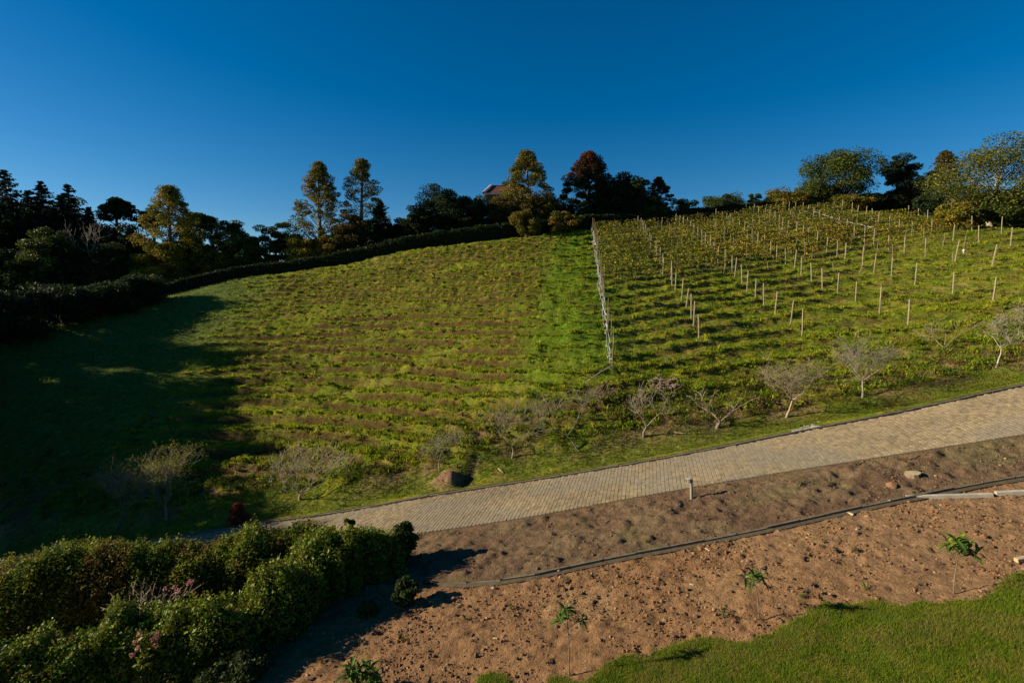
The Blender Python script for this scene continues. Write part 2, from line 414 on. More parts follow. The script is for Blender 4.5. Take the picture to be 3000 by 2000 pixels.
HC, DRY, LS, LMN = hill_palette(GX, GY, FR, TM, EM, EG)
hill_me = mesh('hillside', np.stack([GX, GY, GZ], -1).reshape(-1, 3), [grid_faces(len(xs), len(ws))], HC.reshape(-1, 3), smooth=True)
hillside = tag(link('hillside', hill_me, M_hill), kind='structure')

# ---- road bed
xr = uneven(-90, 90, -24, 26, 0.5, 6.0); vr = np.linspace(0, 1, 8)
RX, RV = np.meshgrid(xr, vr, indexing='ij'); RY = yn_(RX) + (yf_(RX) + 0.12 - yn_(RX)) * RV
road_me = mesh('road', np.stack([RX, RY, road_z(RX, RY) - 0.012], -1).reshape(-1, 3), [grid_faces(len(xr), len(vr))], None, smooth=True)
road = tag(link('road', road_me, M_sand), kind='structure')

# ---- strip of bare earth between road and low wall
xg = uneven(-90, 90, -6, 24, 0.09, 6.0); vg = np.linspace(0, 1, 60)
SX, SV = np.meshgrid(xg, vg, indexing='ij'); SY = yw_(SX) + 0.02 + (yn_(SX) - yw_(SX) - 0.02) * SV
SZ = strip_z(SX, SY)
nn = fbm(SX * 0.6, SY * 0.6, 3, 81); n2 = fbm(SX * 2.5, SY * 2.5, 3, 83)
SC = np.array([0.118, 0.073, 0.042]) * (1 + 0.3 * n2[..., None]); SC = SC + (np.array([0.148, 0.104, 0.056]) - SC) * sstep(-0.1, 0.4, nn)[..., None] * 0.7
gr_ = sstep(0.12, 0.5, fbm(SX * 0.45, SY * 0.8, 3, 87)) * 0.45; SC = SC + (np.array([0.11, 0.10, 0.04]) - SC) * gr_[..., None]
tag(link('road_bank', mesh('road_bank', np.stack([SX, SY, SZ], -1).reshape(-1, 3), [grid_faces(len(xg), len(vg))], SC.reshape(-1, 3), smooth=True), M_dirt), kind='structure')

# ---- garden earth
yv = np.concatenate([np.linspace(0, 0.42, 12)[:-1], np.linspace(0.42, 1, 150)])
GX2, GV2 = np.meshgrid(xg, yv, indexing='ij'); GY2 = 2.0 + (yw_(GX2) + 0.02 - 2.0) * GV2
GZ2 = garden_z(GX2, GY2)
na = fbm(GX2 * 0.5, GY2 * 0.5, 3, 91); nb = fbm(GX2 * 3, GY2 * 3, 3, 93)
EC = np.array([0.198, 0.109, 0.051]) * (1 + 0.28 * nb[..., None]); EC = EC + (np.array([0.25, 0.148, 0.070]) - EC) * sstep(0.0, 0.5, na)[..., None] * 0.7
EC = EC + (np.array([0.220, 0.133, 0.068]) - EC) * (0.75 * sstep(5, 13, GX2))[..., None]
tag(link('garden_ground', mesh('garden_ground', np.stack([GX2, GY2, GZ2], -1).reshape(-1, 3), [grid_faces(len(xg), len(yv))], EC.reshape(-1, 3), smooth=True), M_dirt), kind='structure')

# ------------------------------------------------------------------ cobblestones
ang = math.radians(15.0); rd = np.array([math.sin(ang), math.cos(ang)]); ad = np.array([math.cos(ang), -math.sin(ang)])
stones = []
step = 0.165
for i in range(int(-25 / step), int(27 / step)):
    x0 = i * step; y0 = float(yn_(np.array([x0]))[0]) + 0.03
    s = 0.0; first = True
    while True:
        ln = R.uniform(0.19, 0.25)
        if first and i % 2: ln *= 0.55
        first = False
        c = np.array([x0, y0]) + rd * (s + ln / 2)
        if c[1] > float(np.interp(c[0], far_e[:, 0], far_e[:, 1])) - 0.10: break
        if s > -0.05: stones.append((c[0], c[1], ln, step * R.uniform(0.89, 0.98), R.normal() * 0.03, R.uniform(-0.006, 0.010)))
        s += ln
stones = np.array(stones)
sx, sy = stones[:, 0], stones[:, 1]
sz = road_z(sx, sy)
szx = (road_z(sx + 0.1, sy) - road_z(sx - 0.1, sy)) / 0.2; szy = (road_z(sx, sy + 0.1) - road_z(sx, sy - 0.1)) / 0.2
tmpl = []
for (a, b, z) in ((1, 1, -0.05), (0.99, 0.97, 0.004), (0.86, 0.88, 0.015)):
    tmpl += [(-.5 * a, -.5 * b, z), (.5 * a, -.5 * b, z), (.5 * a, .5 * b, z), (-.5 * a, .5 * b, z)]
tmpl = np.array(tmpl)
tF = [(8, 9, 10, 11)] + [(k * 4 + q, k * 4 + (q + 1) % 4, k * 4 + 4 + (q + 1) % 4, k * 4 + 4 + q) for k in (0, 1) for q in range(4)]
tF = np.array(tF)
dist = np.hypot(sx - 4, sy - 21); vis = (sx > -2.4) & (sx < 14)
order = np.argsort(np.where(vis, np.hypot(sx, sy), 1e9))[:300]
is_near = np.zeros(len(sx), bool); is_near[order] = True
pal = np.array([(0.205, 0.155, 0.085), (0.225, 0.17, 0.095), (0.185, 0.138, 0.08), (0.21, 0.165, 0.10), (0.165, 0.125, 0.075)])
tone = 1 + 0.18 * fbm(sx * 0.5, sy * 0.8, 3, 101)
scol = pal[R.integers(0, 5, len(sx))] * R.uniform(0.85, 1.12, (len(sx), 1)) * tone[:, None]
grey = sstep(0.0, 0.4, fbm(sx * 0.3, sy * 0.3, 2, 107))[:, None] * 0.45
scol = 1.12 * (scol + (np.array([0.17, 0.15, 0.11]) - scol) * grey)
def stone_verts(idx):
    t = tmpl[None]
    lx = t[..., 0] * stones[idx, 3][:, None]; ly = t[..., 1] * (stones[idx, 2][:, None] - 0.016)
    a = stones[idx, 4][:, None]
    ex = lx * np.cos(a) - ly * np.sin(a); ey = lx * np.sin(a) + ly * np.cos(a)
    X = ex * ad[0] + ey * rd[0]; Y = ex * ad[1] + ey * rd[1]
    Z = np.broadcast_to(t[..., 2], X.shape) + stones[idx, 5][:, None] + szx[idx][:, None] * X + szy[idx][:, None] * Y
    return np.stack([X, Y, Z], -1)
rest = np.where(~is_near)[0]
Vs = stone_verts(rest) + np.stack([sx[rest], sy[rest], sz[rest]], -1)[:, None]
cob = link('cobblestones', mesh('cobblestones', Vs.reshape(-1, 3), [(tF[None] + np.arange(len(rest))[:, None, None] * 12).reshape(-1, 4)], np.repeat(scol[rest], 12, 0)), M_stone, road)
tag(cob, kind='stuff')
for q in order:
    v = stone_verts(np.array([q]))[0]
    link('cobblestone', mesh('cobblestone', v, [tF], np.repeat(scol[q:q + 1], 12, 0)), M_stone, road, (sx[q], sy[q], sz[q]))

# ------------------------------------------------------------------ kerb along the far road edge
kerb = tag(link('kerb', None), kind='structure')
xk = -28.0; kc = 0
while xk < 32:
    L = 0.95; xm = np.array([xk, xk + L - 0.012])
    y = yf_(xm) - 0.02; z = zf_(xm)
    h = 0.095 + R.uniform(-0.012, 0.012)
    jig = R.normal(size=2) * 0.008
    V = []
    for a in (0, 1):
        for (oy, oz) in ((-0.06, -0.12), (-0.05, h - 0.015), (-0.035, h), (0.065, h), (0.075, -0.12)):
            V.append((xm[a], y[a] + oy + jig[a], z[a] + oz))
    F5 = [(i, i + 5, (i + 1) % 5 + 5, (i + 1) % 5) for i in range(5)]
    b = MB(); b.add(V, F5, (1, 1, 1)); b.add(np.array(V), [(0, 1, 2, 3, 4), (9, 8, 7, 6, 5)], (1, 1, 1))
    link('kerb_stone', b.mesh('kerb_stone', col=False), M_conc, kerb)
    xk += L

# ------------------------------------------------------------------ low wall of concrete panels
wall = thing('low_wall', (0, 0, 0), 'low weathered concrete panel wall running across the bare earth', 'wall')
xk = -2.6; i = 0
while xk < 23:
    L = 1.12
    xm = np.array([xk + 0.03, xk + L - 0.03]); y = yw_(xm); top = 0.16 * xm + step_h(xm) + (0.02 if xk > -0.6 else -0.02) + R.normal() * 0.010
    V = []
    for a in (0, 1):
        for (oy, zz) in ((-0.035, 0.16 * xm[a] - 0.25), (-0.035, top[a]), (0.03, top[a]), (0.03, 0.16 * xm[a] - 0.25)):
            V.append((xm[a], y[a] + oy, zz))
    b = MB(); b.add(V, [(0, 4, 5, 1), (1, 5, 6, 2), (2, 6, 7, 3), (3, 7, 4, 0), (0, 1, 2, 3), (7, 6, 5, 4)])
    link('panel', b.mesh('panel', col=False), M_conc, wall)
    V = []
    for a in (0, 1):
        xe = xk + 0.004 + a * (L - 0.008); ye = float(yw_(np.array([xe]))[0]); ze = 0.16 * xe
        V += [(xe, ye - 0.036, ze - 0.2), (xe, ye - 0.036, ze + 0.075), (xe, ye - 0.17, ze + 0.03), (xe, ye - 0.19, ze - 0.2)]
    b = MB(); b.add(V, [(0, 4, 5, 1), (1, 5, 6, 2), (2, 6, 7, 3), (3, 7, 4, 0), (0, 1, 2, 3), (7, 6, 5, 4)])
    link('footing', b.mesh('footing', col=False), M_foot, wall)
    yy = float(yw_(np.array([xk]))[0]); zt = 0.16 * xk + float(step_h(np.array([xk]))[0]) + 0.05
    b = MB(); b.box((xk - 0.028, yy - 0.024, 0.16 * xk - 0.25), (xk + 0.028, yy + 0.024, zt - 0.02))
    link('post', b.mesh('post', col=False), M_conc, wall)
    xk += L

# pale concrete beams lying on the earth at the right
def beam(label, a, b, w=0.13, h=0.11):
    a = solve_plane(*a); b = solve_plane(*b)
    d = np.array(b) - a; L = np.linalg.norm(d[:2]); rz = math.atan2(d[1], d[0])
    m = MB(); m.box((0, -w / 2, -0.03), (L, w / 2, h)); me = m.mesh('beam', col=False)
    o = link('concrete_beam', me, M_conc_pale, loc=tuple(a))
    o.rotation_euler = (0, -math.atan2(d[2], L), rz)
    bv = o.modifiers.new('bevel', 'BEVEL'); bv.width = 0.012; bv.segments = 2
    tag(o, label, 'beam', 'pale concrete beams on the earth')
beam('long pale concrete beam lying on earth below the low wall', (2655, 1460), (2912, 1453))
beam('pale concrete beam at the right edge, continuing the longer one', (2917, 1450), (3110, 1442), 0.14, 0.13)

# ------------------------------------------------------------------ foliage trees
GREEN_D = [(0.022, 0.036, 0.012), (0.034, 0.050, 0.014), (0.018, 0.028, 0.012)]
GREEN_M = [(0.055, 0.075, 0.014), (0.080, 0.098, 0.018), (0.038, 0.054, 0.013)]
OLIVE = [(0.135, 0.125, 0.018), (0.090, 0.092, 0.016), (0.185, 0.125, 0.018)]
GOLD = [(0.26, 0.19, 0.018), (0.18, 0.15, 0.018), (0.11, 0.115, 0.016)]
BROWN = [(0.125, 0.080, 0.020), (0.090, 0.066, 0.018), (0.065, 0.062, 0.016)]
RUST = [(0.120, 0.035, 0.018), (0.085, 0.050, 0.020), (0.050, 0.050, 0.016)]
BLUEG = [(0.016, 0.028, 0.016), (0.024, 0.036, 0.018), (0.012, 0.022, 0.013)]

def curve(a, b, sag, n=5):
    t = np.linspace(0, 1, n)[:, None]
    return a + (b - a) * t + np.array([0, 0, 1.0]) * (sag * t * (1 - t))

def tree_meshes(seed, H, W, kind, pal, leaf=0.3, dens=1.0, sparse=0.0, tip=None, bark=(0.10, 0.085, 0.065), lean=0.0, trunk_r=None, base=0.28, D=None):
    rng = np.random.default_rng(seed)
    pal = np.array(pal); tb = MB(); D = D or W * 0.85; leaf = leaf * (0.84 if leaf > 0.2 else 1)
    tr = trunk_r or 0.018 * H + 0.05
    lx = lean * H
    def trunk_at(h): return np.array([lx * (h / H) ** 1.5 + 0.02 * H * math.sin(3 * h / H + seed), 0.015 * H * math.sin(4 * h / H + seed * 2), h])
    cl, cr, cn, cf = [], [], [], []
    top = H * 0.97
    if kind in ('round', 'big'):
        nc = int((60 if kind == 'round' else 105) * dens)
        cz = H * (base + 1) / 2; rz = H * (1 - base) / 2
        dirs = rng.normal(size=(nc, 3)); dirs /= np.linalg.norm(dirs, axis=1, keepdims=True)
        rr = rng.uniform(0.35, 1, nc) ** 0.6
        lump = 1 + 0.22 * np.sin(dirs[:, 0] * 3 + seed) * np.cos(dirs[:, 2] * 4 + seed * 1.7) + rng.normal(size=nc) * 0.06
        pos = dirs * (rr * lump)[:, None] * np.array([W * 0.44, D * 0.44, rz * 0.88]) + np.array([lx * 0.6, 0, cz])
        cl = pos; cr = W * 0.13 * rng.uniform(0.65, 1.35, nc); cf = np.ones(nc); top = H * 0.7
    elif kind == 'cone':
        nc = int(90 * dens)
        h = 0.12 + 0.86 * (np.arange(nc) + rng.uniform(0, 1, nc)) / nc
        prof = 1.22 * np.where(h > 0.34, np.clip(1 - ((h - 0.34) / 0.66) ** 1.6, 0.04, 1), 0.72 + 0.28 * (h - 0.12) / 0.22)
        th = np.arange(nc) * 2.4 + rng.uniform(-.4, .4, nc); r = prof * np.sqrt(rng.uniform(0.12, 1, nc))
        cl = np.stack([np.cos(th) * r * W * 0.46, np.sin(th) * r * D * 0.46, h * H * 0.97], -1)
        cr = W * 0.085 * rng.uniform(0.7, 1.4, nc); cf = 1 - sparse * (1 - h) ** 0.5 * rng.uniform(0.6, 1.2, nc)
    elif kind == 'dome':
        nc = int(44 * dens)
        th = rng.uniform(0, 2 * np.pi, nc); r = np.sqrt(rng.uniform(0, 1, nc))
        cl = np.stack([np.cos(th) * r * W * 0.44, np.sin(th) * r * D * 0.44, H * (base + (0.93 - base) * np.sqrt(np.clip(1 - r ** 2 * 0.75, 0, 1))) - rng.uniform(0, 0.07, nc) * H], -1)
        cr = W * 0.12 * rng.uniform(0.7, 1.3, nc); cf = np.ones(nc); top = H * 0.85
    LV, LF, LC = [], [], []; n0 = 0
    if kind == 'conifer':
        nlev = int(30 * dens + 4); C = []; ax = []
        for i in range(nlev):
            h = 0.06 + 0.93 * i / (nlev - 1); rad = W * 0.56 * (1 - h) ** 0.72 * rng.uniform(0.8, 1.15) + 0.12
            for q in range(8):
                th = q * 0.8 + i * 1.1 + rng.uniform(-.25, .25); L = rad * rng.uniform(0.65, 1.1)
                hj = min(max(h + rng.uniform(-.6, .6) / nlev, 0.02), 0.99); a = trunk_at(hj * H * 0.98); b = a + np.array([math.cos(th) * L, math.sin(th) * L * D / W, rng.uniform(-0.1, 0.28) * L - 0.05 * H * (1 - h)])
                pts = curve(a, b, -0.15 * L, 4); tb.tube(pts, np.linspace(0.028, 0.008, 4) * (1 + L * .2), 3, bark, False)
                m = int(20 + 60 * L / W * 2); t = rng.uniform(0.15, 1.04, m)[:, None]
                c = a + (b - a) * t + rng.normal(size=(m, 3)) * np.array([0.13, 0.13, 0.11]) * (0.4 + L * 0.28); c[:, 2] -= 0.15 * L * t[:, 0] * (1 - t[:, 0])
                C.append(c); ax.append(np.repeat([(b - a) / (L + 1e-6) + np.array([0, 0, -0.15])], m, 0))
        C = np.concatenate(C); ax = np.concatenate(ax)
        col = pal[rng.integers(0, len(pal), len(C))] * rng.uniform(0.7, 1.3, (len(C), 1))
        V, F, c = leaf_quads(rng, C, leaf * rng.uniform(0.8, 1.5, len(C)), col, 0.5, 0.42, ax, 0.65)
        LV, LF, LC = [V], [F], [c]
    else:
        cl = np.asarray(cl); nclump = len(cl)
        cc = pal[rng.choice(len(pal), nclump, p=None)] * rng.uniform(0.75, 1.25, (nclump, 1))
        for q in range(nclump):
            r = cr[q]; m = int(np.clip((r / leaf) ** 2 * 46, 18, 280) * max(cf[q], 0.04))
            g = rng.normal(size=(m, 3)); g /= np.linalg.norm(g, axis=1, keepdims=True); g *= rng.uniform(0.2, 1, (m, 1)) ** 0.5
            c = cl[q] + g * r * np.array([1.15, 1.15, 0.62])
            col = cc[q] * rng.uniform(0.7, 1.35, (m, 1))
            mixc = pal[rng.integers(0, len(pal), m)]; col = np.where(rng.random((m, 1)) < 0.35, mixc, col)
            if tip is not None:
                f = sstep(0.55, 0.9, c[:, 2] / H + rng.normal(size=m) * 0.06)[:, None]; col = col + (np.array(tip) * rng.uniform(0.6, 1.3, (m, 1)) - col) * f
            V, F, cq = leaf_quads(rng, c, leaf * rng.uniform(0.65, 1.35, m), col, 0.35, 0.72)
            LV.append(V); LF.append(F + n0); LC.append(cq); n0 += len(V)
            # limb to the clump
            hd = math.hypot(cl[q][0], cl[q][1])
            hs_ = min(max(cl[q][2] - hd * (0.9 if kind != 'dome' else 0.5), H * (0.10 if kind == 'cone' else base * 0.6)), top)
            a = trunk_at(hs_)
            rb = max(0.012, tr * (0.42 if kind == 'big' else 0.30) * (1 - 0.75 * hs_ / H))
            tb.tube(curve(a, cl[q] + rng.normal(size=3) * r * 0.2, -0.12 * hd, 5), np.linspace(rb, 0.010, 5), 3, np.array(bark) * rng.uniform(0.8, 1.2), False)
    hh = np.linspace(-0.3, top, 9)
    tp = np.array([trunk_at(max(h, 0)) if h > 0 else np.array([0, 0, h]) for h in hh])
    tb.tube(tp, tr * np.linspace(1.25, 0.22 if kind in ('cone', 'conifer') else 0.4, 9), 7, bark)
    return tb.mesh('trunk', smooth=True), mesh('crown', np.concatenate(LV), [np.concatenate(LF)], np.concatenate(LC))

tree_list = []
def place_tree(name, label, cat, px, top, Y, wpx, kind, pal, seed, group=None, sink=0.0, **kw):
    X = float(P(px, top, Y)[0]); z = gz(X, Y) - sink
    H = float(P(px, top, Y)[2]) - z; W = wpx / FPX * Y
    t, c = tree_meshes(seed, H, W, kind, pal, **kw)
    o = thing(name, (X, Y, z), label, cat, group)
    link('trunk', t, M_bark, o); link('crown', c, M_leaf, o)
    tree_list.append((o, H)); return o
def copy_tree(src, loc, rz, sc, label, group):
    r = src.copy(); COL.objects.link(r); r.location = loc; r.rotation_euler.z = rz; r.scale = (sc, sc * 0.72, sc)
    r['label'] = label; r['group'] = group
    for ch in src.children:
        c = ch.copy(); COL.objects.link(c); c.parent = r
    return r

FL = 'trees of the dark wood at the left'
con1 = place_tree('conifer', 'tallest dark conifer at the far left edge of the wood', 'tree', 20, 486, 88, 300, 'conifer', BLUEG, 1, FL, leaf=0.55)
con2 = place_tree('conifer', 'dark conifer with twin leaders, second from the left edge', 'tree', 120, 518, 88, 250, 'conifer', BLUEG, 2, FL, leaf=0.55)
con3 = place_tree('conifer', 'pointed dark conifer, rightmost of the three tall ones', 'tree', 202, 530, 90, 240, 'conifer', BLUEG, 3, FL, leaf=0.55)
place_tree('conifer', 'short dark conifer sloping down beside the rightmost tall conifer', 'tree', 258, 600, 88, 170, 'conifer', BLUEG, 4, FL, leaf=0.5)
place_tree('conifer', 'dark conifer between the tallest one and the twin leader', 'tree', 72, 548, 92, 220, 'conifer', BLUEG, 61, FL, leaf=0.55)
place_tree('conifer', 'dark conifer between the twin leader and the pointed one', 'tree', 163, 562, 94, 220, 'conifer', BLUEG, 62, FL, leaf=0.55)
rd1 = place_tree('broadleaf_tree', 'dark round tree low at the left edge, under the tallest conifer', 'tree', 25, 690, 82, 200, 'round', GREEN_D, 5, FL, base=0.1, leaf=0.34, dens=2.0)
rd2 = place_tree('broadleaf_tree', 'dark tree with a sunlit yellowish top below the conifers', 'tree', 120, 668, 82, 170, 'round', GREEN_M, 6, FL, base=0.1, leaf=0.34, dens=2.0)
place_tree('broadleaf_tree', 'dark round tree left of the pale dead tree', 'tree', 212, 660, 84, 160, 'round', GREEN_D, 7, FL, base=0.1, leaf=0.3)
place_tree('broadleaf_tree', 'dark tree just behind the pale dead tree', 'tree', 305, 655, 88, 150, 'round', GREEN_D, 8, FL, base=0.12, leaf=0.32)
place_tree('broadleaf_tree', 'dark broad tree under the domed tree', 'tree', 390, 640, 88, 170, 'round', GREEN_D, 9, FL, base=0.12, leaf=0.34)
for q, (px, top, Y, w, lab) in enumerate([(-15, 545, 97, 220, 'dark tree behind the tallest conifer at the left edge'), (95, 575, 97, 220, 'dark rounded tree behind the twin leader conifer'), (182, 590, 97, 210, 'dark rounded tree behind the pointed conifer'), (240, 632, 97, 170, 'dark rounded tree behind the short conifer'), (60, 600, 90, 240, 'dark tree filling the gap between the two left conifers'), (165, 605, 92, 220, 'dark tree filling the gap between second and third conifers'), (285, 640, 92, 160, 'dark tree left of the domed tree'), (-40, 560, 88, 240, 'dark tree cut by the left edge behind the tallest conifer'), (250, 735, 84, 160, 'dark low tree right behind the pale trunk base'), (345, 720, 84, 170, 'dark low tree between pale dead tree and golden tree'), (430, 690, 88, 150, 'dark tree behind the golden tree'), (545, 690, 88, 150, 'green tree behind the golden tree, right side')]):
    place_tree('broadleaf_tree', lab, 'tree', px, top, Y, w, 'round', GREEN_D, 800 + q, FL, base=0.22, leaf=0.40, dens=2.6)
place_tree('understory_bush', 'low dark bush at the left edge above the shaded grass', 'bush', 40, 845, 54, 230, 'round', GREEN_D, 10, FL, base=0.0, leaf=0.28)
place_tree('understory_bush', 'low dark bush filling the wood edge left of the pale trunk', 'bush', 180, 832, 58, 220, 'round', GREEN_D, 11, FL, base=0.0, leaf=0.28)
place_tree('understory_bush', 'dark bush below the pale dead tree', 'bush', 300, 818, 61, 170, 'round', GREEN_D, 12, FL, base=0.0, leaf=0.28)
place_tree('understory_bush', 'dark bush at the foot of the golden tree, left side', 'bush', 400, 796, 65, 150, 'round', GREEN_D, 13, FL, base=0.0, leaf=0.28)
place_tree('domed_tree', 'tall tree with bare trunk and dark dome crown against the sky', 'tree', 341, 558, 92, 100, 'dome', GREEN_D, 14, None, base=0.72, leaf=0.32, dens=1.5)
place_tree('domed_tree', 'dark flat-topped tree just left of the golden tree', 'tree', 448, 590, 92, 90, 'dome', GREEN_D, 15, None, base=0.7, leaf=0.32, dens=1.2)
place_tree('golden_tree', 'tall thin golden leafed tree at the edge of the wood', 'tree', 494, 532, 86, 190, 'cone', GOLD, 16, None, sparse=0.35, leaf=0.30, dens=1.3, bark=(0.16, 0.13, 0.09))
place_tree('domed_tree', 'layered dark tree right of the golden tree', 'tree', 582, 603, 92, 115, 'dome', GREEN_M, 17, None, base=0.55, leaf=0.32, dens=1.4)
place_tree('broadleaf_tree', 'green bushy tree right of the golden tree, beneath the layered one', 'tree', 610, 665, 88, 120, 'round', GREEN_M, 18, None, base=0.1)
place_tree('broadleaf_tree', 'rounded olive green tree standing alone where the sky dips', 'tree', 684, 632, 88, 110, 'round', GREEN_M, 19, None, base=0.08, dens=1.3)
place_tree('broadleaf_tree', 'low green tree right of the rounded olive tree', 'tree', 775, 655, 88, 110, 'round', GREEN_M, 20, None, base=0.08)
place_tree('broadleaf_tree', 'leafy green tree left of the first tall thin tree', 'tree', 845, 640, 89, 120, 'round', GREEN_M, 21, None, base=0.08)
place_tree('autumn_tree', 'tall conical yellowing tree, left of the thin pair', 'tree', 935, 465, 89, 165, 'cone', OLIVE, 22, None, sparse=0.55, leaf=0.30, dens=1.35, bark=(0.17, 0.14, 0.10))
place_tree('autumn_tree', 'tall thin nearly bare tree, right of the thin pair', 'tree', 1060, 455, 90, 150, 'cone', OLIVE, 23, None, sparse=0.95, leaf=0.28, dens=1.1, bark=(0.17, 0.14, 0.11))
place_tree('conifer', 'small dark conifer in front of the nearly bare tree', 'tree', 1108, 585, 87, 115, 'conifer', GREEN_D, 24, None, leaf=0.4)
place_tree('broadleaf_tree', 'rusty brown rounded tree between the thin pair', 'tree', 1025, 618, 87, 125, 'round', BROWN, 25, None, base=0.05, dens=1.2)
place_tree('autumn_bush', 'yellow green bush at the foot of the conical yellowing tree', 'bush', 895, 682, 86, 135, 'round', GOLD, 26, None, base=0.0)
place_tree('broadleaf_tree', 'low dark tree left of the broad dark tree', 'tree', 1222, 600, 86, 90, 'round', GREEN_D, 27, None, base=0.1)
place_tree('broadleaf_tree', 'broad dark green tree left of the house roof', 'tree', 1295, 541, 89, 170, 'round', GREEN_D, 28, None, base=0.12, dens=1.4)
place_tree('broadleaf_tree', 'dark green tree touching the left end of the house roof', 'tree', 1378, 566, 88, 115, 'round', GREEN_D, 29, None, base=0.1, dens=1.2)
place_tree('broadleaf_tree', 'browning tree in front of the house roof', 'tree', 1474, 574, 90, 140, 'round', BROWN, 30, None, base=0.02, dens=2.2)
place_tree('broadleaf_tree', 'browning tree below the tall yellow and orange tree', 'tree', 1572, 572, 91, 170, 'round', BROWN, 31, None, base=0.02, dens=2.2)
place_tree('autumn_tree', 'tall yellow and orange conical tree beside the house roof', 'tree', 1543, 435, 90, 165, 'cone', OLIVE, 32, None, sparse=0.5, leaf=0.30, dens=1.4, bark=(0.16, 0.13, 0.10))
place_tree('autumn_tree', 'tall conical tree with a dark red top', 'tree', 1725, 438, 93, 165, 'cone', GREEN_D, 33, None, sparse=0.1, leaf=0.34, dens=1.5, tip=(0.105, 0.034, 0.020))
place_tree('broadleaf_tree', 'dark evergreen right of the red topped tree', 'tree', 1818, 498, 93, 160, 'round', GREEN_D, 34, None, base=0.06, dens=1.5, leaf=0.34)
place_tree('autumn_tree', 'thin reddish tree at the right of the dark evergreen', 'tree', 1930, 514, 94, 95, 'cone', RUST, 35, None, sparse=0.6, leaf=0.3, dens=0.8)
place_tree('hedge_bush', 'olive bush in front of the clipped hedge below the yellow tree', 'bush', 1545, 612, 79.5, 100, 'round', OLIVE, 36, None, base=0.0, leaf=0.26)
place_tree('hedge_bush', 'loose greenish bush just left of the top of the white net', 'bush', 1655, 615, 82, 95, 'round', OLIVE, 37, None, base=0.0, leaf=0.26, dens=0.7)
place_tree('hedge_bush', 'green bush behind the hedge below the thin reddish tree', 'bush', 1905, 575, 91, 100, 'round', GREEN_M, 38, None, base=0.0, leaf=0.28)
place_tree('hedge_bush', 'small loose bush on the skyline, first right of the reddish tree', 'bush', 2012, 572, 96, 85, 'round', GREEN_M, 39, None, base=0.05, dens=0.5, leaf=0.26)
place_tree('hedge_bush', 'broad loose bush on the skyline above the vineyard hedge', 'bush', 2120, 556, 99, 125, 'round', GREEN_M, 40, None, base=0.05, dens=0.7, leaf=0.26)
place_tree('hedge_bush', 'very small bush between the broad loose bush and the green yellow one', 'bush', 2212, 556, 99, 45, 'round', GREEN_M, 41, None, base=0.05, dens=0.4, leaf=0.24)
place_tree('hedge_bush', 'green yellow rounded bush left of the big tree', 'bush', 2305, 552, 98, 130, 'round', OLIVE, 42, None, base=0.0)
place_tree('big_tree', 'big spreading dark green tree on the skyline above the vineyard', 'tree', 2458, 432, 100, 225, 'big', GREEN_M, 43, None, base=0.14, leaf=0.34, dens=0.85)
place_tree('hedge_bush', 'pale olive bush at the foot of the big spreading tree', 'bush', 2490, 572, 96, 110, 'round', OLIVE, 44, None, base=0.0, leaf=0.26)
place_tree('broadleaf_tree', 'narrow tree leaning right beside the big spreading tree', 'tree', 2625, 447, 102, 100, 'round', GREEN_D, 45, None, base=0.45, dens=0.9, lean=0.12)
place_tree('broadleaf_tree', 'very dark rounded tree right of the leaning tree', 'tree', 2700, 522, 96, 165, 'round', BLUEG, 46, None, base=0.0, dens=1.5, leaf=0.36)
place_tree('autumn_tree', 'thin reddish twiggy tree behind the very dark one', 'tree', 2772, 437, 96, 120, 'cone', BROWN, 47, None, sparse=0.75, leaf=0.28, dens=1.1, bark=(0.15, 0.12, 0.10))
place_tree('big_tree', 'large olive tree with pale trunks at the right edge', 'tree', 2925, 405, 72, 340, 'big', OLIVE[:2] + GREEN_M[:2], 48, None, base=0.12, leaf=0.28, dens=0.85, bark=(0.26, 0.215, 0.15), lean=0.10, trunk_r=0.34)
place_tree('autumn_bush', 'bright yellow bush left of the large pale trunked tree', 'bush', 2795, 592, 70, 100, 'round', GOLD, 49, None, base=0.0, leaf=0.24)

for q, (px, top, Y, w, pal_, lab) in enumerate([(80, 740, 84, 220, GREEN_D, 'dark tree in the middle of the wood at the left'), (190, 755, 84, 200, GREEN_D, 'dark tree in the wood left of the pale trunk'), (10, 770, 82, 200, GREEN_D, 'dark tree low at the left edge of the wood'), (475, 700, 84, 150, GOLD, 'yellowing low tree at the foot of the golden tree'), (720, 690, 86, 110, GREEN_M, 'low green bush right of the rounded olive tree'), (640, 700, 86, 110, OLIVE, 'low olive bush between layered and rounded trees'), (970, 690, 86, 120, OLIVE, 'low olive bush between the yellowing tree and the brown tree'), (1160, 640, 90, 90, GREEN_D, 'low dark bush right of the small conifer'), (1350, 620, 88, 140, GREEN_D, 'dark bush below the two dark trees left of the roof'), (1630, 600, 92, 110, GREEN_D, 'dark bush between yellow tree and red topped tree'), (1770, 580, 92, 140, GREEN_D, 'dark bush at the foot of the red topped tree'), (1870, 560, 92, 130, GREEN_D, 'dark bush between the evergreen and the thin reddish tree'), (2560, 570, 99, 150, GREEN_D, 'dark bush at the right foot of the big spreading tree'), (2390, 545, 101, 150, GREEN_M, 'green tree filling under the left side of the big tree'), (2640, 560, 99, 130, OLIVE, 'olive bush under the leaning tree'), (2780, 540, 88, 150, GREEN_D, 'dark tree between very dark tree and pale trunked tree'), (2865, 560, 74, 170, OLIVE, 'olive bush at the left foot of the pale trunked tree'), (2985, 540, 70, 190, GREEN_M, 'green bush at the right edge under the pale trunked tree')]):
    place_tree('broadleaf_tree', lab, 'tree' if 'tree' in lab.split()[:4] else 'bush', px, top, Y, w, 'round', pal_, 850 + q, None, base=0.0, leaf=0.32, dens=1.3)

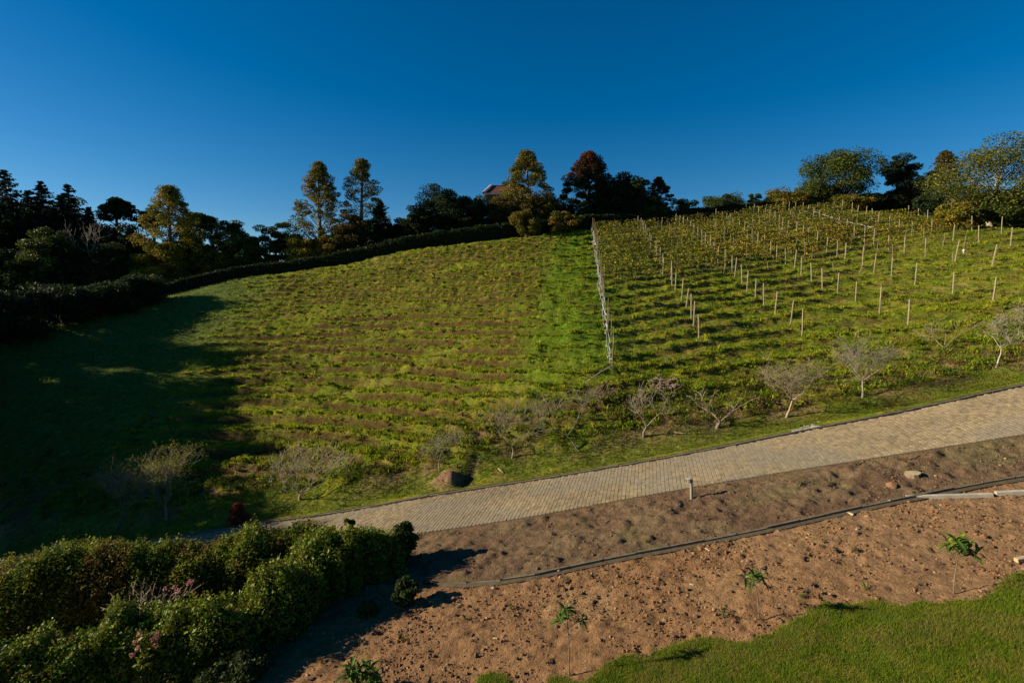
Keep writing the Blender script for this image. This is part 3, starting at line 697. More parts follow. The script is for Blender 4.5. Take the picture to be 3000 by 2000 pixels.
# the wood goes on to the left beyond the picture
WOOD = [(-41, 22.6, 9.6, rd2), (-40, 25.6, 8.9, rd1), (-44, 28.8, 8.2, rd2), (-43, 32, 8.6, rd1), (-47, 35, 10.2, rd2), (-52, 38.5, 12.6, rd1), (-55, 42.2, 13.6, rd2), (-58, 46.2, 10.6, rd1), (-60, 50.6, 16.2, rd2), (-66, 55.5, 13.0, rd1), (-68, 60.5, 15.6, rd2), (-73, 66, 20.5, rd1),
        (-62, 27, 15, con1), (-68, 37, 17, con2), (-76, 43, 20, con3), (-84, 51, 24, con1)]
WHERE = ['nearest the camera', 'second in the near line', 'third in the near line', 'fourth in the near line', 'fifth in the near line', 'sixth in the near line', 'seventh in the near line', 'eighth in the near line', 'ninth in the near line', 'tenth in the near line', 'eleventh in the near line', 'last in the near line', 'first tall conifer behind', 'second tall conifer behind', 'third tall conifer behind', 'last tall conifer behind']
for i, (x, y, ztop, src) in enumerate(WOOD):
    z = gz(x, y); Hs = [h for o, h in tree_list if o is src][0]
    copy_tree(src, (x, y, z), i * 1.3, (ztop - z) / Hs, 'tree of the wood beyond the left picture edge, ' + WHERE[i], 'wood beyond the left edge')

# pale dead tree in front of the wood
def bare_mesh(seed, H, spread, levels=5, limbs=4, trunk=0.22, r0=0.07, twig=0.0075, kids=(4, 4, 5), bark=(0.215, 0.180, 0.125), fan=0.75, leafn=0, leafcol=(0.12, 0.12, 0.05), lean=(0, 0), wob=0.19):
    rng = np.random.default_rng(seed); b = MB(); bark = np.array(bark); tips = []
    def seg(p, d, L, r, lev):
        n = 4 if lev < 3 else 3
        pts = [p]; q = p.copy(); dd = d.copy()
        for i in range(n):
            dd = dd + rng.normal(size=3) * (wob if lev == 0 else 0.19); dd[2] += 0.06 if lev < 3 else 0.0; dd /= np.linalg.norm(dd)
            q = q + dd * L / n; pts.append(q.copy())
        rr = np.linspace(r, max(r * 0.5, twig), n + 1)
        b.tube(np.array(pts), rr, 6 if lev == 0 else (4 if lev < 2 else 3), np.clip(bark * rng.uniform(0.75, 1.3), 0, 1), False)
        if lev >= levels - 1: tips.append(q); return
        k = limbs if lev == 0 else kids[min(lev - 1, len(kids) - 1)]
        for c in range(k):
            f = 1.0 if (c == 0 or lev == 0) else rng.uniform(0.3, 0.98)
            idx = f * n; i0 = min(int(idx), n - 1); pp = pts[i0] + (pts[i0 + 1] - pts[i0]) * (idx - i0)
            th = 2 * np.pi * c / k + rng.uniform(-.5, .5)
            s = np.array([math.cos(th), math.sin(th), 0.0])
            nd = dd * (1.0 - fan * 0.5) + s * fan * rng.uniform(0.6, 1.2) * (1.15 if lev == 0 else 0.9) + np.array([0, 0, 0.25]); nd /= np.linalg.norm(nd)
            seg(pp, nd, L * (rng.uniform(0.55, 0.85) if lev else spread * rng.uniform(0.8, 1.15)), max(rr[-1] * (0.72 if lev == 0 else 0.62), twig), lev + 1)
    d0 = np.array([lean[0], lean[1], 1.0]); d0 /= np.linalg.norm(d0)
    seg(np.array([0, 0, -0.1]), d0, H * trunk, r0, 0)
    V = np.concatenate(b.V); zmax = np.percentile(V[:, 2], 99.5); s = H / zmax
    for v in b.V: v *= s
    me = b.mesh('trunk', smooth=True)
    lm = None
    if leafn:
        C = np.array(tips) * s; C = C[rng.integers(0, len(C), leafn)] + rng.normal(size=(leafn, 3)) * 0.10
        V, F, c = leaf_quads(rng, C, 0.06 * rng.uniform(0.7, 1.3, leafn), np.array(leafcol) * rng.uniform(0.6, 1.4, (leafn, 1)))
        lm = mesh('leaves', V, [F], c)
    return me, lm

def place_bare(name, label, px, basepy, Y, toppy, seed, group=None, cat='tree', **kw):
    X = float(P(px, basepy, Y)[0]); z = gz(X, Y)
    H = max(0.6, float(P(px, toppy, Y)[2]) - z)
    me, lm = bare_mesh(seed, H, **kw)
    o = thing(name, (X, Y, z - 0.02), label, cat, group)
    link('trunk', me, M_bark, o)
    if lm is not None: link('crown', lm, M_leaf, o)
    return o
place_bare('dead_tree', 'pale leafless dead tree with a slim trunk before the dark wood', 272, 770, 83, 648, 301, spread=0.28, limbs=5, trunk=0.70, r0=0.10, levels=4, bark=(0.24, 0.20, 0.15), fan=0.75, twig=0.014, kids=(4, 4, 4), wob=0.03)
OG = 'bare orchard trees along the road'
place_bare('orchard_tree', 'shaded bare tree with leaning trunk, leftmost of the orchard trees', 335, 1545, 27.6, 1335, 311, OG, spread=1.5, limbs=4, trunk=0.35, r0=0.075, bark=(0.17, 0.145, 0.11), lean=(0.22, 0), leafn=500, leafcol=(0.14, 0.14, 0.03))
place_bare('orchard_tree', 'bushy bare tree with sunlit yellow leaves on top', 490, 1520, 27.9, 1308, 312, OG, spread=1.75, limbs=6, trunk=0.26, r0=0.10, bark=(0.20, 0.17, 0.125), lean=(-0.12, 0), kids=(4, 4, 4), leafn=5200, leafcol=(0.24, 0.22, 0.03))
place_bare('orchard_tree', 'low wide bare tree forking at the ground near the road shadow', 878, 1457, 27.4, 1295, 313, OG, spread=2.6, limbs=5, trunk=0.16, r0=0.075, kids=(4, 4, 4), fan=0.85, bark=(0.28, 0.23, 0.165), leafn=500, leafcol=(0.14, 0.13, 0.06))
place_bare('orchard_tree', 'bare twiggy tree beside the brown spoil heap', 1290, 1398, 27.2, 1265, 314, OG, spread=1.3, limbs=4, trunk=0.4, r0=0.06, kids=(4, 4, 4), fan=0.9, lean=(-0.15, 0), leafn=700, leafcol=(0.07, 0.085, 0.025))
place_bare('orchard_tree', 'twin trunked bare tree, first right of the ditch', 1500, 1370, 27.0, 1170, 315, OG, spread=1.6, limbs=3, trunk=0.30, r0=0.075, kids=(4, 4, 4), fan=0.8, leafn=900, leafcol=(0.095, 0.09, 0.025))
place_bare('orchard_tree', 'pale trunked bare tree, second right of the ditch', 1695, 1337, 26.8, 1140, 316, OG, spread=1.35, limbs=3, trunk=0.34, r0=0.065, kids=(4, 4, 4), fan=0.8, leafn=800, leafcol=(0.095, 0.09, 0.025))
place_bare('orchard_tree', 'bare tree with white forked limbs, third right of the ditch', 1885, 1300, 26.6, 1120, 317, OG, spread=1.5, limbs=3, trunk=0.22, r0=0.07, kids=(3, 4, 4), fan=0.75, bark=(0.22, 0.18, 0.13), lean=(0.1, 0), leafn=350, leafcol=(0.10, 0.10, 0.05))
place_bare('orchard_tree', 'gaunt tree with one long bare limb bending left', 2098, 1272, 26.4, 1135, 318, OG, spread=2.2, limbs=3, trunk=0.12, r0=0.06, levels=4, kids=(3, 3, 3), fan=0.8, bark=(0.22, 0.17, 0.11))
place_bare('orchard_tree', 'wide bare tree with straight pale trunk above the white kerb patch', 2302, 1230, 26.5, 1030, 319, OG, spread=1.2, limbs=6, trunk=0.36, r0=0.085, kids=(4, 4, 4), fan=1.0, bark=(0.21, 0.165, 0.11), lean=(-0.12, 0), leafn=800, leafcol=(0.14, 0.13, 0.07))
place_bare('orchard_tree', 'dense grey twiggy tree, second from the right along the road', 2525, 1182, 26.7, 975, 320, OG, spread=1.15, limbs=6, trunk=0.32, r0=0.075, kids=(4, 4, 4), fan=0.95, bark=(0.20, 0.17, 0.125), leafn=1000, leafcol=(0.13, 0.13, 0.07))
place_bare('orchard_tree', 'crooked white trunked tree near the right edge above the road', 2915, 1085, 27.2, 930, 321, OG, spread=0.75, limbs=3, trunk=0.62, r0=0.075, kids=(3, 4, 4), fan=0.9, bark=(0.28, 0.25, 0.20), lean=(0.55, 0))
place_bare('orchard_tree', 'low bare shrub of V shaped pale stems below the vineyard posts', 2768, 1003, 30.5, 915, 322, OG, spread=4.5, limbs=4, trunk=0.10, r0=0.05, levels=4, kids=(3, 4, 4), fan=0.9, bark=(0.24, 0.18, 0.12))
place_bare('orchard_tree', 'bare twiggy shrub at the right edge above the crooked tree', 2985, 985, 30.5, 880, 323, OG, spread=1.6, limbs=5, trunk=0.25, r0=0.05, kids=(4, 4, 4), fan=0.95, bark=(0.24, 0.20, 0.14))
place_bare('dead_branches', 'heap of dry cut branches on the slope below the cable end', 1935, 1160, 30.5, 1100, 324, None, 'branches', spread=2.5, limbs=7, trunk=0.1, r0=0.03, levels=4, kids=(3, 4, 4), fan=1.4, bark=(0.24, 0.17, 0.12))
place_bare('dead_branches', 'heap of dry brushwood left of the other heap, below the net end', 1770, 1170, 30, 1120, 325, None, 'branches', spread=2.5, limbs=7, trunk=0.1, r0=0.025, levels=4, kids=(3, 4, 4), fan=1.4, bark=(0.17, 0.115, 0.08))

# ------------------------------------------------------------------ hedges
def hedge_parts(seed, path, hw, hh, n, leaf, pal, core_in=0.16, zfun=ground_z, rag=0.1, lump=0.14, lsc=1.1, shoots=0):
    """path (m,2); hw half-width, hh height arrays; returns core mesh and foliage mesh"""
    rng = np.random.default_rng(seed)
    path = np.asarray(path, float); m = len(path)
    d = np.r_[0, np.cumsum(np.linalg.norm(np.diff(path, axis=0), axis=1))]
    hw = np.broadcast_to(hw, (m,)); hh = np.broadcast_to(hh, (m,))
    def frame(u):
        c = np.stack([np.interp(u, d, path[:, 0]), np.interp(u, d, path[:, 1])], -1)
        c2 = np.stack([np.interp(u + 0.3, d, path[:, 0]), np.interp(u + 0.3, d, path[:, 1])], -1); c1 = np.stack([np.interp(u - 0.3, d, path[:, 0]), np.interp(u - 0.3, d, path[:, 1])], -1)
        t = c2 - c1; t /= np.linalg.norm(t, axis=1, keepdims=True) + 1e-9
        return c, np.stack([t[:, 1], -t[:, 0]], -1), np.interp(u, d, hw), np.interp(u, d, hh)
    def surf(u, v, inset):
        """v in 0..1 : right foot -> top -> left foot"""
        c, s, w, h = frame(u)
        a = np.pi * v; ca = np.cos(a); sa = np.sin(a)
        q = (np.abs(ca) ** 4 + np.abs(sa) ** 4) ** -0.25            # superellipse
        lm = 1 + lump * fbm(u * lsc, v * 5.0, 3, seed) * 1.6
        off = (w - inset) * q * ca * lm; z = (h - inset) * q * sa * lm
        p = c + s * off[:, None]
        base = zfun(c[:, 0], c[:, 1])
        out = np.concatenate([s * (ca * q)[:, None], (sa * q)[:, None]], 1)
        return np.concatenate([p, (base + z)[:, None]], 1), out
    nu = max(12, int(d[-1] / 0.5)); nv = 13
    U, Vv = np.meshgrid(np.linspace(0, d[-1], nu), np.linspace(-0.04, 1.04, nv), indexing='ij')
    cp, _ = surf(U.ravel(), Vv.ravel(), core_in)
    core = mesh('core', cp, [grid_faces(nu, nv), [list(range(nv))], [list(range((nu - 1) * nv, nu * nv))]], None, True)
    u = rng.uniform(-0.0, d[-1], n); v = rng.uniform(0.0, 1.0, n)
    # close the two ends
    dep = rng.uniform(0, 1, n) ** 1.6 * core_in * 1.6
    p, o = surf(u, v, dep)
    p = p + o * (np.clip(rng.exponential(rag, n), 0, 0.32) * (rng.random(n) < 0.3) * np.clip(np.sin(np.pi * v), 0, 1) ** 3)[:, None] + rng.normal(size=(n, 3)) * 0.04
    pal = np.array(pal)
    patch = fbm(u * 0.9, v * 4, 3, seed + 3)
    pi = np.clip(((patch + 0.5) * len(pal) + rng.normal(size=n) * 0.9).astype(int), 0, len(pal) - 1)
    col = pal[pi] * rng.uniform(0.65, 1.35, (n, 1))
    V, F, c = leaf_quads(rng, p, leaf * (0.55 + rng.exponential(0.42, n)).clip(0.5, 2.0), col, 0.3, 0.6, o, 0.25)
    if shoots:
        us = rng.uniform(0, d[-1], shoots); vs = rng.uniform(0.3, 0.7, shoots); ps, os_ = surf(us, vs, 0.05)
        k = 16; ln = rng.uniform(0.12, 0.5, shoots) ** 1.2; dirn = np.stack([rng.normal(size=shoots) * 0.35 - 0.1, rng.normal(size=shoots) * 0.35, np.ones(shoots)], -1)
        tt = rng.random((shoots, k, 1)); C = ps[:, None] + dirn[:, None] * ln[:, None, None] * tt + rng.normal(size=(shoots, k, 3)) * 0.045
        c3 = np.repeat(pal[rng.integers(1, len(pal), shoots)] * rng.uniform(1.0, 1.45, (shoots, 1)), k, 0)
        V2, F2, cc2 = leaf_quads(rng, C.reshape(-1, 3), leaf * rng.uniform(0.6, 1.3, shoots * k), c3, 0.2, 0.55)
        F = np.concatenate([F, F2 + len(V)]); V = np.concatenate([V, V2]); c = np.concatenate([c, cc2])
    return core, mesh('foliage', V, [F], c), surf, d[-1]
def hedge(name, label, cat, seed, path, hw, hh, n, leaf, pal, mat=None, **kw):
    core, fol, surf, L = hedge_parts(seed, path, hw, hh, n, leaf, pal, **kw)
    c = path[len(path) // 2]; zb = gz(c[0], c[1])
    o = thing(name, (c[0], c[1], zb), label, cat)
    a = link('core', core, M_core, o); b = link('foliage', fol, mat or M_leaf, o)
    for q in (a, b): q.location = (-c[0], -c[1], -zb)
    tag(b, kind='stuff')
    return o, surf, L

# clipped hedge along the crest of the field
cp_ = crest[:, :2] + np.array([0, 1.0])
cu = np.linspace(0, 1, 60); di = np.r_[0, np.cumsum(np.linalg.norm(np.diff(cp_, axis=0), axis=1))]; di /= di[-1]
cpath = np.stack([np.interp(cu, di, cp_[:, 0]), np.interp(cu, di, cp_[:, 1])], -1)
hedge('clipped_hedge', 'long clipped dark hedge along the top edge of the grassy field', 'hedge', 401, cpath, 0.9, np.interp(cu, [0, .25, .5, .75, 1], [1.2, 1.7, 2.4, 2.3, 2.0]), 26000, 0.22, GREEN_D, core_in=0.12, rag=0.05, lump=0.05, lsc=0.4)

HEDGE_PAL = [(0.062, 0.094, 0.009), (0.110, 0.155, 0.011), (0.180, 0.205, 0.014), (0.150, 0.130, 0.016), (0.095, 0.150, 0.011)]
def profile(lst):
    path, hh = [], []
    for px, py, Y in lst:
        p = P(px, py, Y); path.append((p[0], Y)); hh.append(p[2] - gz(p[0], Y) - 0.17)
    return np.array(path), np.array(hh)
fp, fh = profile([(-110, 1900, 13.5), (0, 1897, 13.5), (190, 1885, 13.5), (250, 1840, 13.7), (310, 1807, 13.8), (459, 1800, 13.9), (560, 1785, 14.0), (646, 1766, 14.2), (715, 1752, 14.5), (785, 1712, 14.9), (836, 1685, 15.4), (877, 1640, 16.1), (938, 1590, 16.9), (1026, 1555, 17.6), (1108, 1550, 18.0), (1185, 1575, 18.2)])
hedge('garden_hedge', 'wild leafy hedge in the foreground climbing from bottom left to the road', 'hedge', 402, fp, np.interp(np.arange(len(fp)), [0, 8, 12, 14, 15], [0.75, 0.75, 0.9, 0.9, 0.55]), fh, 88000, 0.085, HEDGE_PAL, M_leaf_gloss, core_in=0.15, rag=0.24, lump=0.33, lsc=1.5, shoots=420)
bp, bh = profile([(-160, 1690, 17.7), (0, 1657, 17.7), (68, 1637, 17.7), (136, 1620, 17.7), (211, 1592, 17.7), (289, 1585, 17.7), (442, 1592, 17.7), (510, 1612, 17.7), (600, 1600, 17.8), (680, 1572, 17.9), (748, 1552, 18.0), (800, 1548, 18.1), (870, 1542, 18.3), (972, 1540, 18.5)])
hedge('roadside_hedge', 'trimmed dark hedge with browning top along the near side of the road', 'hedge', 403, bp, 0.9, bh, 78000, 0.078, HEDGE_PAL[:4] + [(0.125, 0.085, 0.018)], core_in=0.13, rag=0.13, lump=0.15, shoots=260)
# taller shoots at the road end of the hedge
for i, (px, py, Y, top, lab) in enumerate([(1185, 1660, 18.3, 1520, 'tall leafy shrub ending the foreground hedge, casting shadow on earth'), (1030, 1640, 18.6, 1512, 'upright leafy shoot rising above the hedge before the cobbles'), (1105, 1650, 18.4, 1535, 'leafy shrub between the upright shoot and the end shrub')]):
    X = float(P(px, py, Y)[0]); z = gz(X, Y); H = float(P(px, top, Y)[2]) - z
    t, c = tree_meshes(420 + i, H, [1.0, 0.8, 0.9][i], 'round', [(0.045, 0.07, 0.014), (0.07, 0.09, 0.018), (0.03, 0.045, 0.012)], leaf=0.105, dens=[1.2, 0.8, 0.9][i], base=0.05, trunk_r=0.03)
    o = thing('leafy_shrub', (X, Y, z), lab, 'shrub', 'leafy shrubs at the hedge end'); link('trunk', t, M_bark, o); link('crown', c, M_leaf_gloss, o)
# small dark shrub in the hedge shadow and grassy clumps at the hedge foot
for i, (px, py, H, W, lab) in enumerate([(1190, 1770, 0.8, 0.9, 'small dark shrub standing in the hedge shadow on earth'), (1075, 1800, 0.45, 0.7, 'low green clump at the hedge foot left of the small dark shrub'), (700, 1990, 0.7, 1.6, 'olive clump at the bottom edge below the foreground hedge')]):
    g = solve_plane(px, py)
    t, c = tree_meshes(430 + i, H, W, 'round', [(0.035, 0.055, 0.012), (0.06, 0.075, 0.02)], leaf=0.085, dens=0.6, base=0.0, trunk_r=0.015)
    o = thing('low_shrub', tuple(g), lab, 'shrub'); link('trunk', t, M_bark, o); link('crown', c, M_leaf, o)

# flowering bush between the two hedges
def flower_bush(label, x, y, H, seed, nf, fc):
    me, lm = bare_mesh(seed, H, spread=1.6, limbs=7, trunk=0.14, r0=0.03, levels=4, kids=(4, 4, 4), fan=0.8, bark=(0.16, 0.13, 0.09), leafn=350, leafcol=(0.10, 0.085, 0.035))
    o = thing('flowering_bush', (x, y, gz(x, y)), label, 'bush'); link('stems', me, M_bark, o); link('leaves', lm, M_leaf, o)
    rng = np.random.default_rng(seed + 9)
    for q in range(nf):
        c = np.array([rng.uniform(0.2, 1.3), rng.normal() * 0.35 - 0.2, H * rng.uniform(0.62, 1.05)])
        k = 26; g = rng.normal(size=(k, 3)); g /= np.linalg.norm(g, axis=1, keepdims=True)
        V, F, cc = leaf_quads(rng, g * 0.065, 0.06, np.array(fc) * rng.uniform(0.7, 1.3, (k, 1)), 0.2, 0.8)
        link('flower_head', mesh('flower_head', V, [F], cc), M_leaf, o, tuple(c))
flower_bush('straggly brown bush with pink flower heads between the hedges', -11.6, 15.9, 1.75, 440, 10, (0.42, 0.17, 0.17))
def flower_patch(label, pts, seed):
    rng = np.random.default_rng(seed)
    o = thing('flower_cluster', tuple(pts[0]), label, 'flowers')
    for p in pts:
        for q in range(4):
            k = 24; g = rng.normal(size=(k, 3)); g /= np.linalg.norm(g, axis=1, keepdims=True)
            V, F, cc = leaf_quads(rng, g * 0.06, 0.06, np.array((0.36, 0.17, 0.13)) * rng.uniform(0.6, 1.3, (k, 1)), 0.2, 0.8)
            link('flower_head', mesh('flower_head', V, [F], cc), M_leaf, o, tuple(np.array(p) - np.array(pts[0]) + rng.normal(size=3) * np.array([0.2, 0.12, 0.12])))
flower_patch('dusty pink flower heads among the leaves of the foreground hedge', [(-10.0, 12.95, 0.15), (-9.6, 12.95, 0.05)], 450)
# rust coloured dead sapling by the kerb
p = P(700, 1545, 26.3); t, c = tree_meshes(460, 1.0, 0.62, 'conifer', [(0.26, 0.05, 0.02), (0.18, 0.04, 0.02), (0.30, 0.075, 0.03)], leaf=0.11, dens=0.6, trunk_r=0.02)
o = thing('dead_sapling', (p[0], 26.3, gz(p[0], 26.3)), 'small rust red withered sapling beside the kerb', 'sapling'); link('trunk', t, M_bark, o); link('crown', c, M_leaf, o)

# ------------------------------------------------------------------ house behind the trees
def house():
    Y0 = 104.0; xl = P(1418, 560, Y0)[0]; xr_ = P(1560, 560, Y0)[0]; zt = P(1418, 566, Y0)[2]; zr = P(1432, 536, Y0)[2]
    zb = gz((xl + xr_) / 2, Y0) - 0.3
    o = thing('house', ((xl + xr_) / 2, Y0 + 4, zb), 'house with tiled roof and pale gable boards hidden behind the trees', 'house')
    off = np.array([-(xl + xr_) / 2, -(Y0 + 4), -zb])
    def part(n, b, m, par=None): 
        q = link(n, b.mesh(n, col=False), m, par or o)
        if par is None: q.location = off
        return q
    b = MB(); b.box((xl + 0.6, Y0 + 0.4, zb), (xr_ - 0.6, Y0 + 8, zt)); part('wall', b, M_wall)
    xm = P(1434, 540, Y0)[0]
    # hipped roof: low pitch towards the camera, ridge set back
    V = [(xl, Y0, zt), (xr_, Y0, zt), (xr_, Y0 + 8.4, zt), (xl, Y0 + 8.4, zt), (xl + 1.3, Y0 + 4.2, zr + 0.3), (xr_ - 1.3, Y0 + 4.2, zr + 0.3)]
    b = MB(); b.add(V, [(0, 1, 5, 4), (2, 3, 4, 5), (0, 3, 2, 1)]); b.add(V, [(1, 2, 5), (3, 0, 4)])
    rf = part('roof', b, M_roof)
    A = np.array(V[0]); B = np.array(V[4]); b = MB(); b.tube(np.array([A + (-0.1, 0, 0.05), (A + B) / 2 + (0, 0, 0.05), B + (0, 0, 0.05)]), 0.30, 8)
    part('barge_board', b, M_fascia, rf)
    b = MB(); b.tube([B + (0, 0, .02), np.array(V[5]) + (0, 0, .02)], 0.13, 6); part('ridge', b, M_roof, rf)
    b = MB(); b.box((xl - 0.02, Y0 - 0.06, zt - 0.28), (xr_ + 0.02, Y0 - 0.01, zt + 0.02)); part('fascia', b, M_fascia, rf)
    for q in range(4):
        x = xl + 1.8 + q * 3.2; b = MB(); b.box((x, Y0 + 0.34, zb + 1.4), (x + 1.3, Y0 + 0.38, zb + 2.7)); w = part('window', b, M_fascia)
        b = MB(); b.box((x + 0.08, Y0 + 0.31, zb + 1.48), (x + 1.22, Y0 + 0.335, zb + 2.62)); part('pane', b, M_glass, w)
house()

# ------------------------------------------------------------------ vineyard posts, wires, vines, net
ORD = ['lowest', 'second', 'third', 'fourth', 'fifth', 'sixth', 'seventh', 'eighth', 'ninth', 'tenth', 'eleventh', 'twelfth', 'thirteenth', 'fourteenth', 'fifteenth', 'sixteenth', 'seventeenth', 'eighteenth', 'nineteenth', 'twentieth', 'twenty-first', 'twenty-second', 'twenty-third', 'twenty-fourth', 'twenty-fifth', 'twenty-sixth', 'twenty-seventh', 'twenty-eighth', 'twenty-ninth', 'thirtieth', 'thirty-first', 'thirty-second']
def post_mesh(seed, H, r, k=6):
    rng = np.random.default_rng(seed); b = MB(); n = 4
    pts = np.stack([rng.normal(size=n) * 0.008, rng.normal(size=n) * 0.008, np.linspace(-0.35, H, n)], -1)
    b.tube(pts, r * np.array([1.05, 1.0, 0.97, 0.92]), k)
    return b.mesh('trellis_post', col=False, smooth=False)
post_me = [post_mesh(500 + i, 1.95, 0.055) for i in range(4)]; stake_me = [post_mesh(520 + i, 1.75, 0.036) for i in range(4)]; short_me = [post_mesh(530 + i, 0.9, 0.04) for i in range(3)]
for m in post_me: m.materials.append(M_post)
for m in stake_me + short_me: m.materials.append(M_wood)
colX0 = [7.15, 13.75, 20.7, 27.6, 34.3, 41.0, 47.8, 54.5]
colname = ['along the white net', 'first line right of the net', 'second line right of the net', 'third line right of the net', 'fourth line right of the net', 'fifth line right of the net', 'sixth line right of the net', 'seventh line right of the net']
Yt = np.linspace(31.5, 97, 1000)
nodes = {}
for c, x0 in enumerate(colX0):
    X = x0 + (0.135 if c else 0.124) * (Yt - 36); ph = phase(X, Yt)
    lo = [33.2, 35.6, 36.0, 35.2, 35.0, 39.0, 46.0, 52.0][c]; hi = [84.5, 85, 90, 95, 97, 95, 90, 80][c]
    for i in range(-60, 80):
        k = np.where((ph[:-1] < i + 0.12) & (ph[1:] >= i + 0.12))[0]
        if len(k) and lo < Yt[k[0]] < hi: nodes[(c, i)] = (X[k[0]], Yt[k[0]])
    mine = sorted(i for (cc, i) in nodes if cc == c)
    i = mine[-1]; y = nodes[(c, i)][1] + 2.3
    while y < hi:
        i += 1; nodes[(c, i)] = (x0 + 0.135 * (y - 36), y); y += 2.3
rowset = sorted({i for (_, i) in nodes}); row_no = {i: q for q, i in enumerate(rowset)}
def in_frame(x, y, z):
    if y < 1: return False
    fz = y * math.cos(PITCH) - (z - CZ) * math.sin(PITCH); vy = y * math.sin(PITCH) + (z - CZ) * math.cos(PITCH)
    px = 1500 + FPX * x / fz; py = 1000 - FPX * vy / fz
    return -60 < px < 3060 and 300 < py < 2050
for c in range(len(colX0)):
    rows = sorted([i for (cc, i) in nodes if cc == c])
    for q, i in enumerate(rows):
        x, y = nodes[(c, i)]; x += R.normal() * 0.12; y += R.normal() * 0.15; z = gz(x, y)
        if not in_frame(x, y, z): continue
        me = post_me[R.integers(0, 4)] if c else stake_me[R.integers(0, 4)]
        o = link('trellis_post', me, loc=(x, y, z))
        tl = R.normal(size=2) * 0.035
        if c == 5 and q < 3: tl[1] = 0.22 - 0.05 * q
        o.rotation_euler = (tl[0], tl[1], R.uniform(0, 6.28)) if not (c == 5 and q < 3) else (tl[0], tl[1], 0)
        s = R.uniform(0.92, 1.06) * (1.0 if c else 1.1); o.scale = (1, 1, s)
        mat = 'pale concrete' if c else 'thin wooden'
        tag(o, f"{mat} trellis post, {ORD[min(q, len(ORD)-1)]} from the bottom, {colname[c]}" if q else f"{mat} trellis post, lowest one, {colname[c]}", 'post', 'vineyard trellis posts')
# thinner stakes between the main lines in the upper vineyard
for c in range(1, 6):
    for i in rowset:
        if (c, i) in nodes and (c + 1, i) in nodes:
            a = np.array(nodes[(c, i)]); b = np.array(nodes[(c + 1, i)])
            if a[1] < 62 - 2 * c: continue
            f = 0.5 + R.normal() * 0.03; x, y = a + (b - a) * f; z = gz(x, y)
            if not in_frame(x, y, z): continue
            o = link('trellis_stake', stake_me[R.integers(0, 4)], loc=(x, y, z)); o.rotation_euler = (R.normal() * 0.05, R.normal() * 0.05, R.uniform(0, 6)); o.scale = (1, 1, R.uniform(0.85, 1.05))
            tag(o, f'thin stake midway in the {ORD[row_no[i]]} trellis row, right of {["", "first", "second", "third", "fourth", "fifth"][c]} post line', 'stake', 'thin stakes between the post lines')
# a few short stakes leaning at the lower edge of the vines
for (px, py, Y, tl, lab) in [(2118, 808, 55, 0.22, 'short leaning stake below the vines, leftmost of four'), (2252, 788, 56, -0.2, 'short stake tilted left at the lower edge of the vines'), (2518, 776, 53, 0.35, 'short stake leaning strongly right in the open grass rows'), (2443, 778, 54, -0.15, 'short stake left of the strongly leaning one'), (2790, 768, 50, 0.0, 'short upright stake near the white knob at the right')]:
    x = float(P(px, py, Y)[0]); o = link('short_stake', short_me[R.integers(0, 3)], loc=(x, Y, gz(x, Y))); o.rotation_euler = (0, tl, 0); tag(o, lab, 'stake', 'short leaning stakes')

